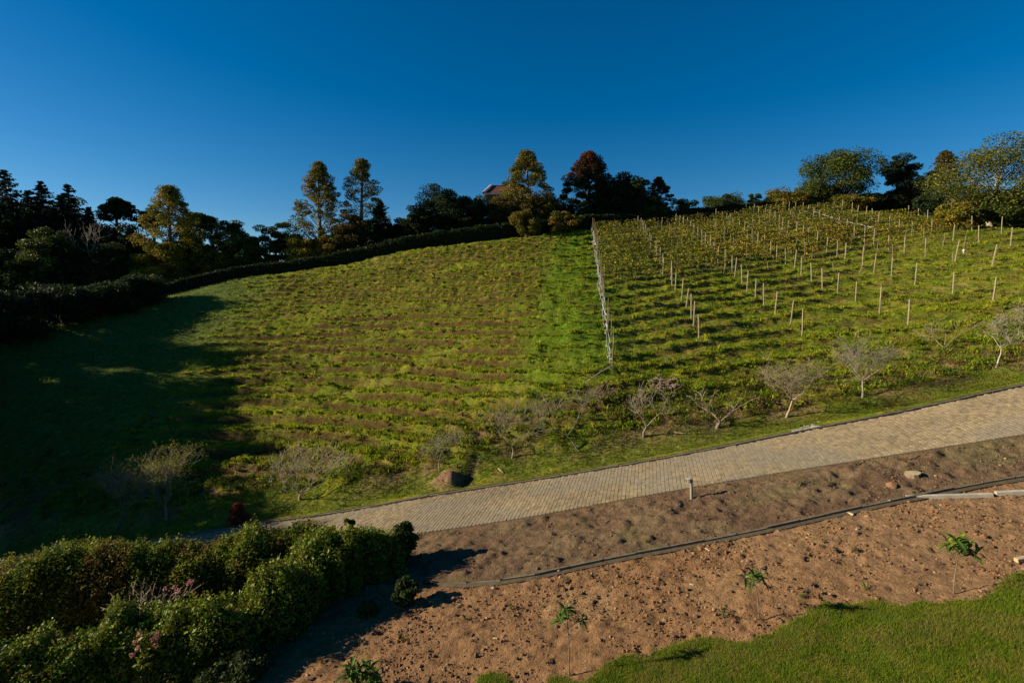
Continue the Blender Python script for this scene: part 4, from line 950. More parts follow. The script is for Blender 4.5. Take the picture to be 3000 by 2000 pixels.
VINE_GOLD = np.array([(0.33, 0.23, 0.016), (0.25, 0.19, 0.016), (0.17, 0.15, 0.018), (0.14, 0.09, 0.022), (0.28, 0.14, 0.020)])
VINE_DULL = np.array([(0.13, 0.145, 0.014), (0.18, 0.160, 0.020), (0.15, 0.110, 0.026), (0.10, 0.125, 0.013), (0.21, 0.185, 0.018)])
def vine_rows():
    rng = np.random.default_rng(77)
    for i in rowset:
        cs = [c for c in range(len(colX0)) if (c, i) in nodes]
        if len(cs) < 2: continue
        pts = np.array([nodes[(c, i)] for c in cs])
        xx = np.arange(pts[0, 0], pts[-1, 0], 0.5); yy = np.interp(xx, pts[:, 0], pts[:, 1]); zz = ground_z(xx, yy)
        o = thing('vine_row', (pts[0, 0], pts[0, 1], gz(*pts[0])), f'{ORD[row_no[i]]} trellis row of the vineyard counted from the road' if row_no[i] else 'lowest trellis row of the vineyard, nearest the road', 'vine row', 'trellis rows of the vineyard')
        off = np.array([pts[0, 0], pts[0, 1], gz(*pts[0])])
        for hgt in (0.75, 1.3):
            xs_ = pts[:, 0]; W = np.stack([xs_, pts[:, 1], ground_z(pts[:, 0], pts[:, 1]) + hgt], -1) - off
            b = MB(); b.tube(W, 0.006, 3, None, False); link('wire', b.mesh('wire', col=False), M_wire, o)
        # foliage only where the photograph shows leaves
        n = int((xx[-1] - xx[0]) * 110)
        x = rng.uniform(xx[0], xx[-1], n); y = np.interp(x, xx, yy) + rng.normal(size=n) * 0.17; zg = np.interp(x, xx, zz)
        fz = y * math.cos(PITCH) - (zg - CZ) * math.sin(PITCH); px = 1500 + FPX * x / fz
        vy = y * math.sin(PITCH) + (zg - CZ) * math.cos(PITCH); 
        ylim = np.interp(x, [8, 16, 24, 31, 38, 44, 50, 56], [49, 52, 57, 60, 60, 60, 60, 62])
        dn = 0.40 + 1.0 * fbm(x * 0.45, y * 0.6, 3, 201)
        xe = 44 + 0.18 * (y - 50)
        keep = (y > ylim + 3 * fbm(x * 0.3, y * 0, 2, 205)) & (rng.random(n) < dn) & (x < xe + 30 * (y > 64))
        x, y, zg = x[keep], y[keep], zg[keep]; n = len(x)
        if n < 20: continue
        hgt = 0.25 + 1.35 * rng.beta(2.2, 1.7, n)
        gold = sstep(18, 30, x) * sstep(80, 66, y)
        g = rng.random(n) < (0.06 + 0.50 * gold)
        col = np.where(g[:, None], VINE_GOLD[rng.integers(0, 5, n)], VINE_DULL[rng.integers(0, 5, n)]) * rng.uniform(0.65, 1.3, (n, 1))
        V, F, cc = leaf_quads(rng, np.stack([x, y, zg + hgt], -1) - off, 0.20 * rng.uniform(0.6, 1.3, n), col, 0.1, 0.85)
        tag(link('foliage', mesh('foliage', V, [F], cc), M_leaf, o), kind='stuff')
        b = MB()
        for q in np.arange(x.min(), x.max(), 1.1):
            yq = float(np.interp(q, xx, yy)); zq = float(np.interp(q, xx, zz)); p0 = np.array([q, yq, zq - 0.1]) - off
            b.tube(np.array([p0, p0 + (rng.normal() * .1, rng.normal() * .1, 0.5), p0 + (rng.normal() * .2, rng.normal() * .15, 0.95)]), [0.03, 0.022, 0.012], 4, (0.10, 0.07, 0.045), False)
        tag(link('stems', b.mesh('stems'), M_bark, o), kind='stuff')
vine_rows()

# white bird net rolled up along the net line, with its loose end
def net():
    rng = np.random.default_rng(88)
    pts = np.array([nodes[k] for k in sorted([k for k in nodes if k[0] == 0], key=lambda k: k[1])])
    y = np.arange(pts[0, 1] - 0.3, pts[-1, 1], 0.35); x = np.interp(y, pts[:, 1], pts[:, 0]) - 0.22
    z = ground_z(x, y)
    o = thing('bird_net', (x[0], y[0], z[0]), 'white bird net bundled along the fence line between field and vineyard', 'net')
    off = np.array([x[0], y[0], z[0]])
    env = 0.45 + 0.25 * np.sin(y * 1.4) * np.cos(y * 0.53) + 0.1 * rng.normal(size=len(y))
    gap = (np.abs(y - 37.8) > 0.9)
    for q in range(3):
        h = np.clip(env + (q - 0.6) * 0.20 + 0.05 * rng.normal(size=len(y)), 0.06, 1.5)
        p = np.stack([x + rng.normal(size=len(y)) * 0.05 - 0.07 * q + 0.25 * (fbm(y * 0.25, y * 0 + q, 2, 9) ), y, z + h], -1) - off
        seg = p[gap] if q == 1 else p
        if q == 0: seg = p[y > 39]
        if q == 2: seg = p[y < 72]
        b = MB(); b.tube(seg, np.clip(0.017 + 0.008 * rng.normal(size=len(seg)), 0.008, 0.035), 5, None)
        link('net_roll', b.mesh('net_roll', col=False, smooth=True), M_net, o)
    # hanging drapes of net between roll and ground
    b = MB()
    for a in np.arange(y[0] + 1, y[-1] - 2, 4.6):
        if abs(a - 37.8) < 1.5: continue
        xa = float(np.interp(a, y, x)); za = gz(xa, a)
        p0 = np.array([xa - 0.1, a, za + 0.05]) - off; p1 = np.array([xa + 0.2, a + rng.uniform(0.3, 1.2), za + rng.uniform(0.9, 1.5)]) - off
        b.tube(np.array([p0, (p0 + p1) / 2 + (-0.06, 0, -0.1), p1]), [0.02, 0.016, 0.012], 4)
    link('net_drape', b.mesh('net_drape', col=False, smooth=True), M_net, o)
    e0 = np.array([x[0], y[0], z[0] + 0.12]); q = P(1716, 1106, 31.6); q[2] = gz(q[0], q[1]) + 0.28
    b = MB(); t = np.linspace(0, 1, 8)[:, None]; b.tube(e0 + (q - e0) * t + np.array([0, 0, 1]) * (0.25 * t * (1 - t)) - off, 0.028, 5)
    link('loose_end', b.mesh('loose_end', col=False, smooth=True), M_net, o)
    # second white line up in the vineyard
    L = [(2322,628,86),(2352,630,85),(2390,634,83),(2425,645,79),(2470,652,76),(2522,658,73),(2560,667,70)]
    W = []
    for (a, b_, Y) in L:
        p_ = P(a, b_, Y); zt = gz(p_[0], Y); W.append((p_[0], Y, min(max(p_[2], zt + 0.9), zt + 2.2)))
    W = np.array(W); b = MB(); tt = np.linspace(0, len(W) - 1, 30); W2 = np.stack([np.interp(tt, np.arange(len(W)), W[:, k]) for k in range(3)], -1)
    W2[:, 2] += rng.normal(size=30) * 0.05
    b.tube(W2 - W2[0], 0.038, 5); o2 = link('bird_net', b.mesh('bird_net', col=False, smooth=True), M_net, loc=tuple(W2[0])); tag(o2, 'short strand of white net strung across the golden vines at the top', 'net')
net()
# small white knob beside a post on the right
x = float(P(2825, 720, 52)[0]); b = MB(); b.tube(np.array([(0, 0, 0.0), (0, 0, 0.25)]), 0.03, 6); b.tube(np.array([(0, 0, 0.24), (0, 0, 0.3), (0, 0, 0.4), (0, 0, 0.45)]), [0.06, 0.12, 0.12, 0.05], 8)
o = link('marker_knob', b.mesh('marker_knob', col=False, smooth=True), M_white, loc=(x, 52, gz(x, 52))); tag(o, 'small white knob on a stem in the grass near right posts', 'marker')

# ------------------------------------------------------------------ grass on the hill
def tussock(rng, X, Y, Z, rad, h, w, col, k, drift=(0.0, -0.35)):
    """domes of arching blades: root, crest, drooping tip"""
    n = len(X); rep_ = lambda a: np.repeat(np.broadcast_to(np.asarray(a, float), (n,)), k)
    X, Y, Z, rad, h, w = map(rep_, (X, Y, Z, rad, h, w)); m = n * k
    col = np.clip(np.repeat(col, k, 0) * rng.uniform(0.7, 1.3, (m, 1)), 0, 1)
    th = rng.uniform(0, 2 * np.pi, m); cx, cy = np.cos(th), np.sin(th)
    r0 = rad * 0.45 * np.sqrt(rng.random(m)); L = rad * rng.uniform(0.35, 1.05, m); hh = h * rng.uniform(0.55, 1.15, m)
    bx, by = X + cx * r0, Y + cy * r0
    mx, my = bx + (cx * 0.5 + drift[0] * 0.5) * L, by + (cy * 0.5 + drift[1] * 0.5) * L
    tx, ty = bx + (cx + drift[0] * 1.6) * L, by + (cy + drift[1] * 1.6) * L
    ph = th + np.pi / 2 + rng.normal(size=m) * 0.7; wx, wy = np.cos(ph) * w / 2, np.sin(ph) * w / 2
    tz = Z + hh * rng.uniform(0.25, 0.95, m)
    V = np.stack([np.stack([bx - wx, by - wy, Z - 0.05], -1), np.stack([bx + wx, by + wy, Z - 0.05], -1), np.stack([mx + wx, my + wy, Z + hh], -1), np.stack([mx - wx, my - wy, Z + hh], -1), np.stack([tx, ty, tz], -1)], 1).reshape(-1, 3)
    b = np.arange(m)[:, None] * 5
    return V, b + np.array([[0, 1, 2, 3]]), b + np.array([[3, 2, 4]]), np.repeat(col, 5, 0)
def hill_grass():
    rng = np.random.default_rng(5)
    mb = MB()
    def add_t(V, Q, T, c): mb.add(V, Q, c); mb.F.setdefault(3, []).append(T + (mb.n - len(V)))
    def sample(n, ymin, ymax, pw):
        Y = ymin + (ymax - ymin) * rng.random(n) ** pw
        X = rng.uniform(-1.03, 1.05, n) * Y
        k = (Y > yf_(X) + 0.25) & (Y < crest_y(X) + 0.6) & (X < 75)
        return X[k], Y[k]
    # short sward
    X, Y = sample(150000, 25, 95, 1.35)
    Z, fr, tm, em, eg = hill_z(X, Y, True); c, dry, ls, lm = hill_palette(X, Y, fr, tm, em, eg)
    ff = (fr > 0.47) & (fr < 0.79) & (tm > 0.3) & (rng.random(len(X)) < 0.82); kk = ~ff
    X, Y, Z, fr, tm, em, c, lm = X[kk], Y[kk], Z[kk], fr[kk], tm[kk], em[kk], c[kk], lm[kk]
    w = Y - yf_(X)
    h = 0.065 + 0.07 * rng.random(len(X)) * (0.4 + 1.2 * sstep(-.2, .4, fbm(X * 1.2, Y * 1.2, 2, 351))) + 0.07 * sstep(2.5, 5, w) * sstep(12, 6, w) + 0.04 * lm; h = h * (1 - 0.3 * sstep(3, 1, w)) * (1 - 0.7 * np.clip(em * 2, 0, 1))
    V, F, cc = blades(rng, X, Y, Z, h, 0.022 + 0.0007 * Y, c * np.array([1.30, 1.30, 0.9]), 1.0, (0, -0.2), 4)
    mb.add(V, F, cc)
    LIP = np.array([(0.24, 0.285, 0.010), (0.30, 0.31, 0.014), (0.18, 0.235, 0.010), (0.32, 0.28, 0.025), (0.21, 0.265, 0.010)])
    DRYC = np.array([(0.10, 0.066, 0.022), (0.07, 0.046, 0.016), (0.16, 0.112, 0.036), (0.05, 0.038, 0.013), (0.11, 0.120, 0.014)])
    # fringe hanging over the lips of the terraces
    X, Y = sample(220000, 28, 92, 1.15)
    Z, fr, tm, em, eg = hill_z(X, Y, True)
    cl = fbm(X * 0.45, Y * 0.9, 3, 301); fx = 6.7 + 0.13 * (Y - 34)
    k = (fr > 0.79) & (tm > 0.25) & (rng.random(len(X)) < np.clip(0.75 + 0.7 * cl, 0.15, 1))
    X, Y, Z = X[k], Y[k], Z[k]
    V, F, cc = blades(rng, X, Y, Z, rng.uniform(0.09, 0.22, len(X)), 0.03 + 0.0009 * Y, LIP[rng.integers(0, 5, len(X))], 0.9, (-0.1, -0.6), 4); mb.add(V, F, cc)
    sel = rng.random(len(X)) < 0.08
    add_t(*tussock(rng, X[sel], Y[sel], Z[sel], rng.uniform(0.16, 0.36, sel.sum()), rng.uniform(0.12, 0.26, sel.sum()), 0.035 + 0.0009 * Y[sel], LIP[rng.integers(0, 5, sel.sum())], 13))
    # dry stalks hanging on the faces
    X, Y = sample(60000, 28, 92, 1.15); Z, fr, tm, em, eg = hill_z(X, Y, True)
    k = (fr > 0.48) & (fr < 0.80) & (tm > 0.25) & (rng.random(len(X)) < 0.75); X, Y, Z = X[k], Y[k], Z[k]
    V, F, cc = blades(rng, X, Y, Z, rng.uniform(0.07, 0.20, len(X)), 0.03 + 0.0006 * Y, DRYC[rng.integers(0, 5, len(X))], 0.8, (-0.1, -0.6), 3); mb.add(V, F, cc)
    # tussocks scattered over the benches and the rough bank above the verge
    X, Y = sample(7500, 27, 92, 1.3); cl = fbm(X * 0.5, Y * 0.5, 3, 311); w = Y - yf_(X)
    k = ((cl > 0.0) | (w < 9)) & (w > 2.6) & (sstep(-40, -28, X + 0.25 * (Y - 45)) > rng.random(len(X))); X, Y, w = X[k], Y[k], w[k]
    Z = hill_z(X, Y); dryf = rng.random(len(X)) < np.clip(0.30 + 0.6 * fbm(X * 0.3, Y * 0.3, 3, 317), 0.05, 0.9)
    g = np.where(dryf[:, None], DRYC[rng.integers(0, 5, len(X))], LIP[rng.integers(0, 5, len(X))] * np.array([0.85, 0.92, 0.9]))
    sz_ = 1 + 0.6 * sstep(9, 4, w)
    add_t(*tussock(rng, X, Y, Z, rng.uniform(0.16, 0.34, len(X)) * sz_, rng.uniform(0.08, 0.20, len(X)) * sz_, 0.03 + 0.0008 * Y, g, 12, (0, -0.2)))
    tag(link('hill_grass', mb.mesh('hill_grass'), M_grass), 'rough tussocky grass covering the terraced hillside', 'grass', None, 'stuff')
    # leafy undergrowth on the bank above the verge
    m2 = MB(); X = rng.uniform(-26, 27, 520); Y = yf_(X) + 2.4 + rng.gamma(2.0, 1.1, 520); k = fbm(X * 0.35, Y * 0.5, 3, 331) > -0.05; X, Y = X[k], Y[k]; Z = hill_z(X, Y)
    UC = np.array([(0.10, 0.15, 0.012), (0.14, 0.18, 0.014), (0.075, 0.11, 0.012), (0.15, 0.11, 0.03)])
    for x, y, z in zip(X, Y, Z):
        r = rng.uniform(0.18, 0.5); m = int(40 + 160 * r); g = rng.normal(size=(m, 3)); g /= np.linalg.norm(g, axis=1, keepdims=True); g[:, 2] = np.abs(g[:, 2]); g *= rng.uniform(0.4, 1, (m, 1))
        V, F, cc = leaf_quads(rng, np.array([x, y, z]) + g * np.array([r, r, r * 0.9]), 0.10 * rng.uniform(0.6, 1.3, m), UC[rng.integers(0, 4)] * rng.uniform(0.7, 1.3, (m, 1)), 0.3)
        m2.add(V, F, cc)
    tag(link('bank_undergrowth', m2.mesh('bank_undergrowth'), M_leaf), 'low leafy weeds along the foot of the hill behind the orchard trees', 'undergrowth', None, 'stuff')
hill_grass()

# ------------------------------------------------------------------ lawn
def pts_from(base, sc, lst): return [(base[0] + a * sc, base[1] + b * sc) for a, b in lst]
edge = pts_from((1400, 1467), 0.34014, [(820, 1640), (930, 1567), (1000, 1510), (1080, 1450), (1110, 1420), (1200, 1380), (1260, 1340), (1380, 1345), (1450, 1370), (1500, 1310), (1640, 1270), (1760, 1230), (1920, 1185), (2050, 1190), (2180, 1230), (2290, 1240)])
edge += pts_from((2200, 1467), 0.34014, [(0, 1245), (30, 1200), (90, 1180), (190, 1165), (240, 1105), (340, 1075), (380, 1030), (470, 1005), (500, 960), (560, 950), (620, 890), (750, 915), (900, 915), (1030, 865), (1130, 880), (1250, 915), (1330, 935), (1420, 890), (1470, 870), (1560, 890), (1640, 895), (1760, 860), (1850, 865), (1920, 880), (2000, 850), (2100, 810), (2150, 740), (2220, 680), (2280, 635), (2352, 640), (2700, 560)])
lawn_poly = solve_plane(np.array([e[0] for e in edge]), np.array([e[1] for e in edge]))[:, :2]
lawn_poly = np.vstack([[[2.0, 6.0]], lawn_poly, [[22, 12.5], [22, 4.0], [4, 4.0]]])
patch1 = solve_plane(*np.array([(1400, 2010), (1402, 1985), (1440, 1972), (1480, 1985), (1495, 2005)], float).T)[:, :2]
patch2 = solve_plane(*np.array([(1600, 2010), (1612, 1990), (1650, 1985), (1690, 2000), (1700, 2012)], float).T)[:, :2]
def inside(poly, X, Y):
    r = np.zeros(X.shape, bool); n = len(poly)
    for i in range(n):
        x1, y1 = poly[i]; x2, y2 = poly[(i + 1) % n]
        c = ((y1 > Y) != (y2 > Y)) & (X < (x2 - x1) * (Y - y1) / (y2 - y1 + 1e-12) + x1); r ^= c
    return r
def in_lawn(X, Y): return inside(lawn_poly, X, Y) | inside(patch1, X, Y) | inside(patch2, X, Y)
def lawn_z(X, Y): return 0.16 * X + 0.05 * fbm(X * 0.9, Y * 0.9, 3, 3) + 0.035 * fbm(X * 3.1, Y * 3.1, 3, 7) * 0.3 + 0.045
gx = np.arange(-1.5, 20, 0.06); gy = np.arange(4.0, 15.2, 0.06)
LX, LY = np.meshgrid(gx, gy, indexing='ij'); LZ = lawn_z(LX, LY)
Fq = grid_faces(len(gx), len(gy)); cx = LX.ravel()[Fq].mean(1); cy = LY.ravel()[Fq].mean(1); keep = in_lawn(cx, cy)
Fq = Fq[keep]; used, inv = np.unique(Fq, return_inverse=True)
n1 = fbm(LX * 0.8, LY * 0.8, 3, 401)
LC = np.array([0.035, 0.055, 0.010]) + (np.array([0.085, 0.075, 0.03]) - np.array([0.035, 0.055, 0.010])) * sstep(-.1, .5, n1)[..., None] * 0.7
LV = np.stack([LX, LY, LZ], -1).reshape(-1, 3)[used]
tag(link('lawn', mesh('lawn', LV, [inv.reshape(-1, 4)], LC.reshape(-1, 3)[used], True), M_turf), kind='structure')
def lawn_grass():
    rng = np.random.default_rng(6); n = 470000
    Y = rng.uniform(8.6, 15.0, n); X = rng.uniform(-0.1, 1.17, n) * Y
    k = in_lawn(X + rng.normal(size=n) * 0.06, Y + rng.normal(size=n) * 0.06) & (X < 17); X, Y = X[k], Y[k]; Z = lawn_z(X, Y)
    a = fbm(X * 0.9, Y * 0.9, 3, 411); b_ = fbm(X * 3, Y * 3, 2, 413)
    col = np.array([0.150, 0.200, 0.012]) + (np.array([0.26, 0.255, 0.022]) - np.array([0.150, 0.200, 0.012])) * sstep(-.3, .4, b_)[:, None] * 0.6
    st = sstep(-0.05, 0.6, a + 0.7 * b_) * 0.5; col = col + (np.array([0.21, 0.165, 0.06]) - col) * (st * (0.4 + 0.6 * rng.random(len(X))))[:, None]
    V, F, cc = blades(rng, X, Y, Z, 0.035 + 0.035 * rng.random(len(X)) + 0.02 * (a > 0.1), 0.011, col, 0.9, (0, 0), 1)
    tag(link('lawn_grass', mesh('lawn_grass', V, [F], cc), M_grass), 'short bright green lawn grass in the bottom right corner', 'grass', None, 'stuff')
lawn_grass()

# ------------------------------------------------------------------ clods, stones, litter on the earth
def clods():
    rng = np.random.default_rng(8)
    ico = np.array([(0, 0, 1), (.894, 0, .447), (.276, .851, .447), (-.724, .526, .447), (-.724, -.526, .447), (.276, -.851, .447), (.724, .526, -.447), (-.276, .851, -.447), (-.894, 0, -.447), (-.276, -.851, -.447), (.724, -.526, -.447)])
    icf = np.array([(0,1,2),(0,2,3),(0,3,4),(0,4,5),(0,5,1),(1,6,2),(2,7,3),(3,8,4),(4,9,5),(5,10,1),(2,6,7),(3,7,8),(4,8,9),(5,9,10),(1,10,6)])
    for nm, lab, n, zf, reg in (('earth_clods', 'loose clods of reddish dug earth', 16000, garden_z, 0), ('bank_clods', 'loose clods on the bank beside the road', 3500, strip_z, 1)):
        if reg == 0:
            Y = rng.uniform(8.8, 18, n * 2); X = rng.uniform(-0.55, 1.05, n * 2) * Y; k = (Y < yw_(X) - 0.1) & ~in_lawn(X, Y)
        else:
            X = rng.uniform(-5, 22, n * 2); Y = yw_(X) + 0.1 + rng.random(n * 2) * (yn_(X) - yw_(X) - 0.15); k = Y > 0
        dn = fbm(X * 0.7, Y * 0.7, 3, 501); k &= rng.random(len(X)) < 0.45 + 0.9 * dn
        X, Y = X[k][:n], Y[k][:n]; m = len(X)
        r = 0.012 + rng.exponential(0.011, m); r = np.clip(r, 0, 0.065) * (0.8 if reg else 1)
        sc = r[:, None, None] * rng.uniform(0.6, 1.4, (m, 1, 3)) * np.array([1.1, 1.1, 0.8])
        V = ico[None] * sc * rng.uniform(0.75, 1.25, (m, 11, 1)); a = rng.uniform(0, 6.28, m)[:, None]
        V = np.stack([V[..., 0] * np.cos(a) - V[..., 1] * np.sin(a), V[..., 0] * np.sin(a) + V[..., 1] * np.cos(a), V[..., 2]], -1) + np.stack([X, Y, zf(X, Y) + r * 0.1], -1)[:, None]
        base = np.array([(0.18, 0.088, 0.038), (0.15, 0.075, 0.036), (0.21, 0.11, 0.05), (0.12, 0.07, 0.04), (0.23, 0.14, 0.075)])[rng.integers(0, 5, m)] * rng.uniform(0.8, 1.2, (m, 1))
        if reg: base = base * np.array([0.78, 0.92, 1.0])
        tag(link(nm, mesh(nm, V.reshape(-1, 3), [(icf[None] + np.arange(m)[:, None, None] * 11).reshape(-1, 3)], np.repeat(base, 11, 0)), M_clod), lab, 'earth', None, 'stuff')
    return ico, icf
ICO, ICF = clods()
def rock(name, label, cat, px, py, r, col, seed, mat=None, flat=0.6):
    rng = np.random.default_rng(seed); g = ray_ground(px, py)
    V = ICO * r * np.array([1.25, 0.9, flat]) * rng.uniform(0.8, 1.2, (11, 1))
    o = link(name, mesh(name, V, [ICF], np.repeat([col], 11, 0)), mat or M_clod, loc=(g[0], g[1], g[2] + r * flat * 0.3)); o.rotation_euler.z = rng.uniform(0, 6)
    bv = o.modifiers.new('bevel', 'BEVEL'); bv.width = r * 0.12; bv.segments = 1
    return tag(o, label, cat)
def ray_ground(px, py):
    Ys = np.linspace(7, 60, 4000); p = P(np.full(4000, float(px)), np.full(4000, float(py)), Ys)
    g = ground_z(p[:, 0], p[:, 1]); k = np.argmax(p[:, 2] < g)
    return np.array([p[k, 0], p[k, 1], g[k]])
PALE = (0.34, 0.28, 0.20)
for i, (px, py, r, lab) in enumerate([(1637, 1670, 0.075, 'pale angular stone right below the step in the low wall'), (1445, 1722, 0.06, 'whitish stone near the hedge shadow below the wall end'), (2057, 1632, 0.05, 'pale stone on the earth below the middle of the low wall'), (2092, 1786, 0.075, 'tan stone beside the small weed above the lawn edge'), (2540, 1512, 0.07, 'tan stone lying below the low wall near the timber scrap'), (2512, 1550, 0.06, 'pale stone below the timber scrap'), (1662, 1415, 0.06, 'flat pale stone on the verge grass by the kerb'), (1348, 1345, 0.0, '')]):
    if r: rock('stone', lab, 'stone', px, py, r, PALE if i not in (3, 4) else (0.27, 0.16, 0.08), 600 + i)
rock('earth_lump', 'round reddish lump with grass on the bank beside the stump', 'earth', 2610, 1425, 0.17, (0.19, 0.10, 0.055), 611, None, 0.85)
def stick(label, a, b, r, mat, name='stick', cat='stick', k=5, lift=0.03):
    A = ray_ground(*a); B = ray_ground(*b); A[2] += lift; B[2] += lift
    m = MB(); m.tube(np.array([(0, 0, 0), (B - A) * 0.5 + (0, 0, 0.01), B - A]), r, k); o = link(name, m.mesh(name, col=False), mat, loc=tuple(A)); tag(o, label, cat)
stick('short white cut stick on the verge under the twin trunked tree', (1460, 1374), (1474, 1385), 0.035, M_palewood)
stick('long pale stick lying in the verge grass left of the gaunt tree', (1975, 1268), (2013, 1273), 0.03, M_palewood)
stick('pale wood chip on the earth above the tall sapling', (1445, 1869), (1457, 1872), 0.025, M_palewood, lift=0.01)
stick('pale wood chip on the earth below the wall, centre right', (2020, 1712), (2032, 1714), 0.022, M_palewood, lift=0.01)
stick('pale split stick below the low wall at centre', (2066, 1606), (2080, 1615), 0.02, M_palewood, lift=0.01)
stick('pale wood chip near the right sapling trio', (2228, 1666), (2241, 1661), 0.02, M_palewood, lift=0.01)
stick('thin dry branch lying on the road bank at the right', (2662, 1348), (2692, 1335), 0.02, M_wood)
stick('short timber scrap lying below the low wall', (2482, 1505), (2500, 1511), 0.05, M_palewood, 'timber_scrap', 'timber', 6)
stick('long thin white rod lying along the foot of the low wall', (2600, 1470), (2640, 1462), 0.022, M_white, 'rod', 'rod')
g = solve_plane(2976, 1644); b = MB(); b.box((0, -0.06, -0.02), (0.55, 0.06, 0.09)); o = link('timber_block', b.mesh('timber_block', col=False), M_palewood, loc=tuple(g)); o.rotation_euler = (0, -0.16, 0.05)
bv = o.modifiers.new('bevel', 'BEVEL'); bv.width = 0.01; tag(o, 'yellowish timber block at the right edge above the lawn', 'timber')
# tree stump on the bank
g = ray_ground(2675, 1392); b = MB(); n = 12; th = np.arange(n) * 2 * np.pi / n; rr = 0.25 * (1 + 0.1 * np.sin(3 * th + 1))
lo = np.stack([np.cos(th) * rr * 1.15, np.sin(th) * rr * 1.15, np.full(n, -0.15)], -1); hi = np.stack([np.cos(th) * rr, np.sin(th) * rr * 0.9, 0.10 + 0.03 * np.cos(th)], -1)
b.add(np.vstack([lo, hi]), [(i, (i + 1) % n, n + (i + 1) % n, n + i) for i in range(n)], (0.16, 0.11, 0.07))
st = thing('tree_stump', tuple(g), 'pale sawn tree stump on the earth bank right of centre', 'stump'); link('bark', b.mesh('bark'), M_bark, st)
b = MB(); b.add(np.vstack([hi + (0, 0, 0.002), [[0, 0, 0.105]]]), [(i, (i + 1) % n, n) for i in range(n)]); link('cut_face', b.mesh('cut_face', col=False), M_palewood, st)
# spilled white cement on the kerb
def spill():
    rng = np.random.default_rng(9); b = MB()
    for q in range(60):
        px = rng.uniform(2322, 2400); py = 1262 - (px - 2330) * 0.19 + rng.normal() * 5
        g = ray_ground(px, py); r = rng.uniform(0.03, 0.09); b.add(ICO * r * np.array([1.6, 1, 0.3]) + g + (0, 0, 0.02), ICF)
    o = link('cement_spill', b.mesh('cement_spill', col=False), M_conc_pale); tag(o, 'white spilled cement crust on the far kerb', 'cement')
spill()

# ------------------------------------------------------------------ garden light
g = ray_ground(2026, 1462)
gl = thing('garden_light', (g[0], g[1], g[2]), 'wooden garden light post with a white lamp head beside the road', 'lamp')
gl.rotation_euler = (0, -0.05, 0)
b = MB(); b.tube(np.array([(0, 0, -0.2), (0, 0, 0.3), (0, 0, 0.72), (0, 0, 0.80)]), [0.062, 0.060, 0.057, 0.057], 12); link('post', b.mesh('post', col=False, smooth=False), M_bollard, gl)
b = MB(); b.tube(np.array([(0, 0, 0.80), (0, 0, 0.825)]), [0.066, 0.05], 12); link('post_cap', b.mesh('post_cap', col=False), M_bollard, gl)
b = MB(); b.box((-0.05, -0.03, 0.70), (0.0, 0.03, 0.74)); link('bracket', b.mesh('bracket', col=False), M_conc, gl)
# lamp head: cube on its corner with a visor
hd = MB(); 
for (a, w) in ((0.0, 0.072), ):
    pass
V = np.array([(-.085, -.06, -.06), (.02, -.07, -.075), (.02, .07, -.075), (-.085, .06, -.06), (-.085, -.06, .06), (.02, -.07, .075), (.02, .07, .075), (-.085, .06, .06)]) + (-0.075, -0.01, 0.765)
hd.add(V, [(0,3,2,1),(4,5,6,7),(0,1,5,4),(1,2,6,5),(2,3,7,6),(3,0,4,7)]); h_o = link('lamp_head', hd.mesh('lamp_head', col=False), M_white, gl)
bv = h_o.modifiers.new('bevel', 'BEVEL'); bv.width = 0.015; bv.segments = 2
b = MB(); b.box((-0.175, -0.075, 0.825), (-0.05, 0.065, 0.838)); link('visor', b.mesh('visor', col=False), M_white, gl)
b = MB(); b.box((-0.172, -0.055, 0.715), (-0.162, 0.045, 0.812)); link('lens', b.mesh('lens', col=False), M_glass, gl)
rng = np.random.default_rng(3); b = MB()
for q in range(9): b.add(ICO * rng.uniform(0.02, 0.05) + (rng.normal() * 0.09, rng.normal() * 0.08, 0.0), ICF, (0.25, 0.2, 0.15))
link('footing', b.mesh('footing'), M_clod, gl)

# ------------------------------------------------------------------ saplings with single leaves
def leaf_mesh(name, L, W, c, droop=0.35):
    n = 5; t = np.linspace(0, 1, n); w = W * np.sin(np.pi * np.clip(t * 0.92 + 0.06, 0, 1)) * 0.5; V = []
    for i in range(n):
        x = L * t[i]; z = -droop * L * t[i] ** 2; V += [(x, -w[i], z + w[i] * 0.35), (x, 0, z), (x, w[i], z + w[i] * 0.35)]
    F = []
    for i in range(n - 1):
        for j in range(2): a = i * 3 + j; F.append((a, a + 3, a + 4, a + 1))
    m = mesh(name, V, [F], np.repeat([c], len(V), 0), True); m.materials.append(M_leaf_gloss); return m
LEAFS = [leaf_mesh('leaf', 0.20, 0.055, c, d) for c, d in (((0.060, 0.115, 0.014), 0.3), ((0.085, 0.140, 0.018), 0.45), ((0.045, 0.090, 0.016), 0.6))]
LEAF_RED = leaf_mesh('leaf', 0.16, 0.05, (0.15, 0.07, 0.05), 0.3); LEAF_LIME = leaf_mesh('leaf', 0.19, 0.05, (0.17, 0.20, 0.02), 0.2)
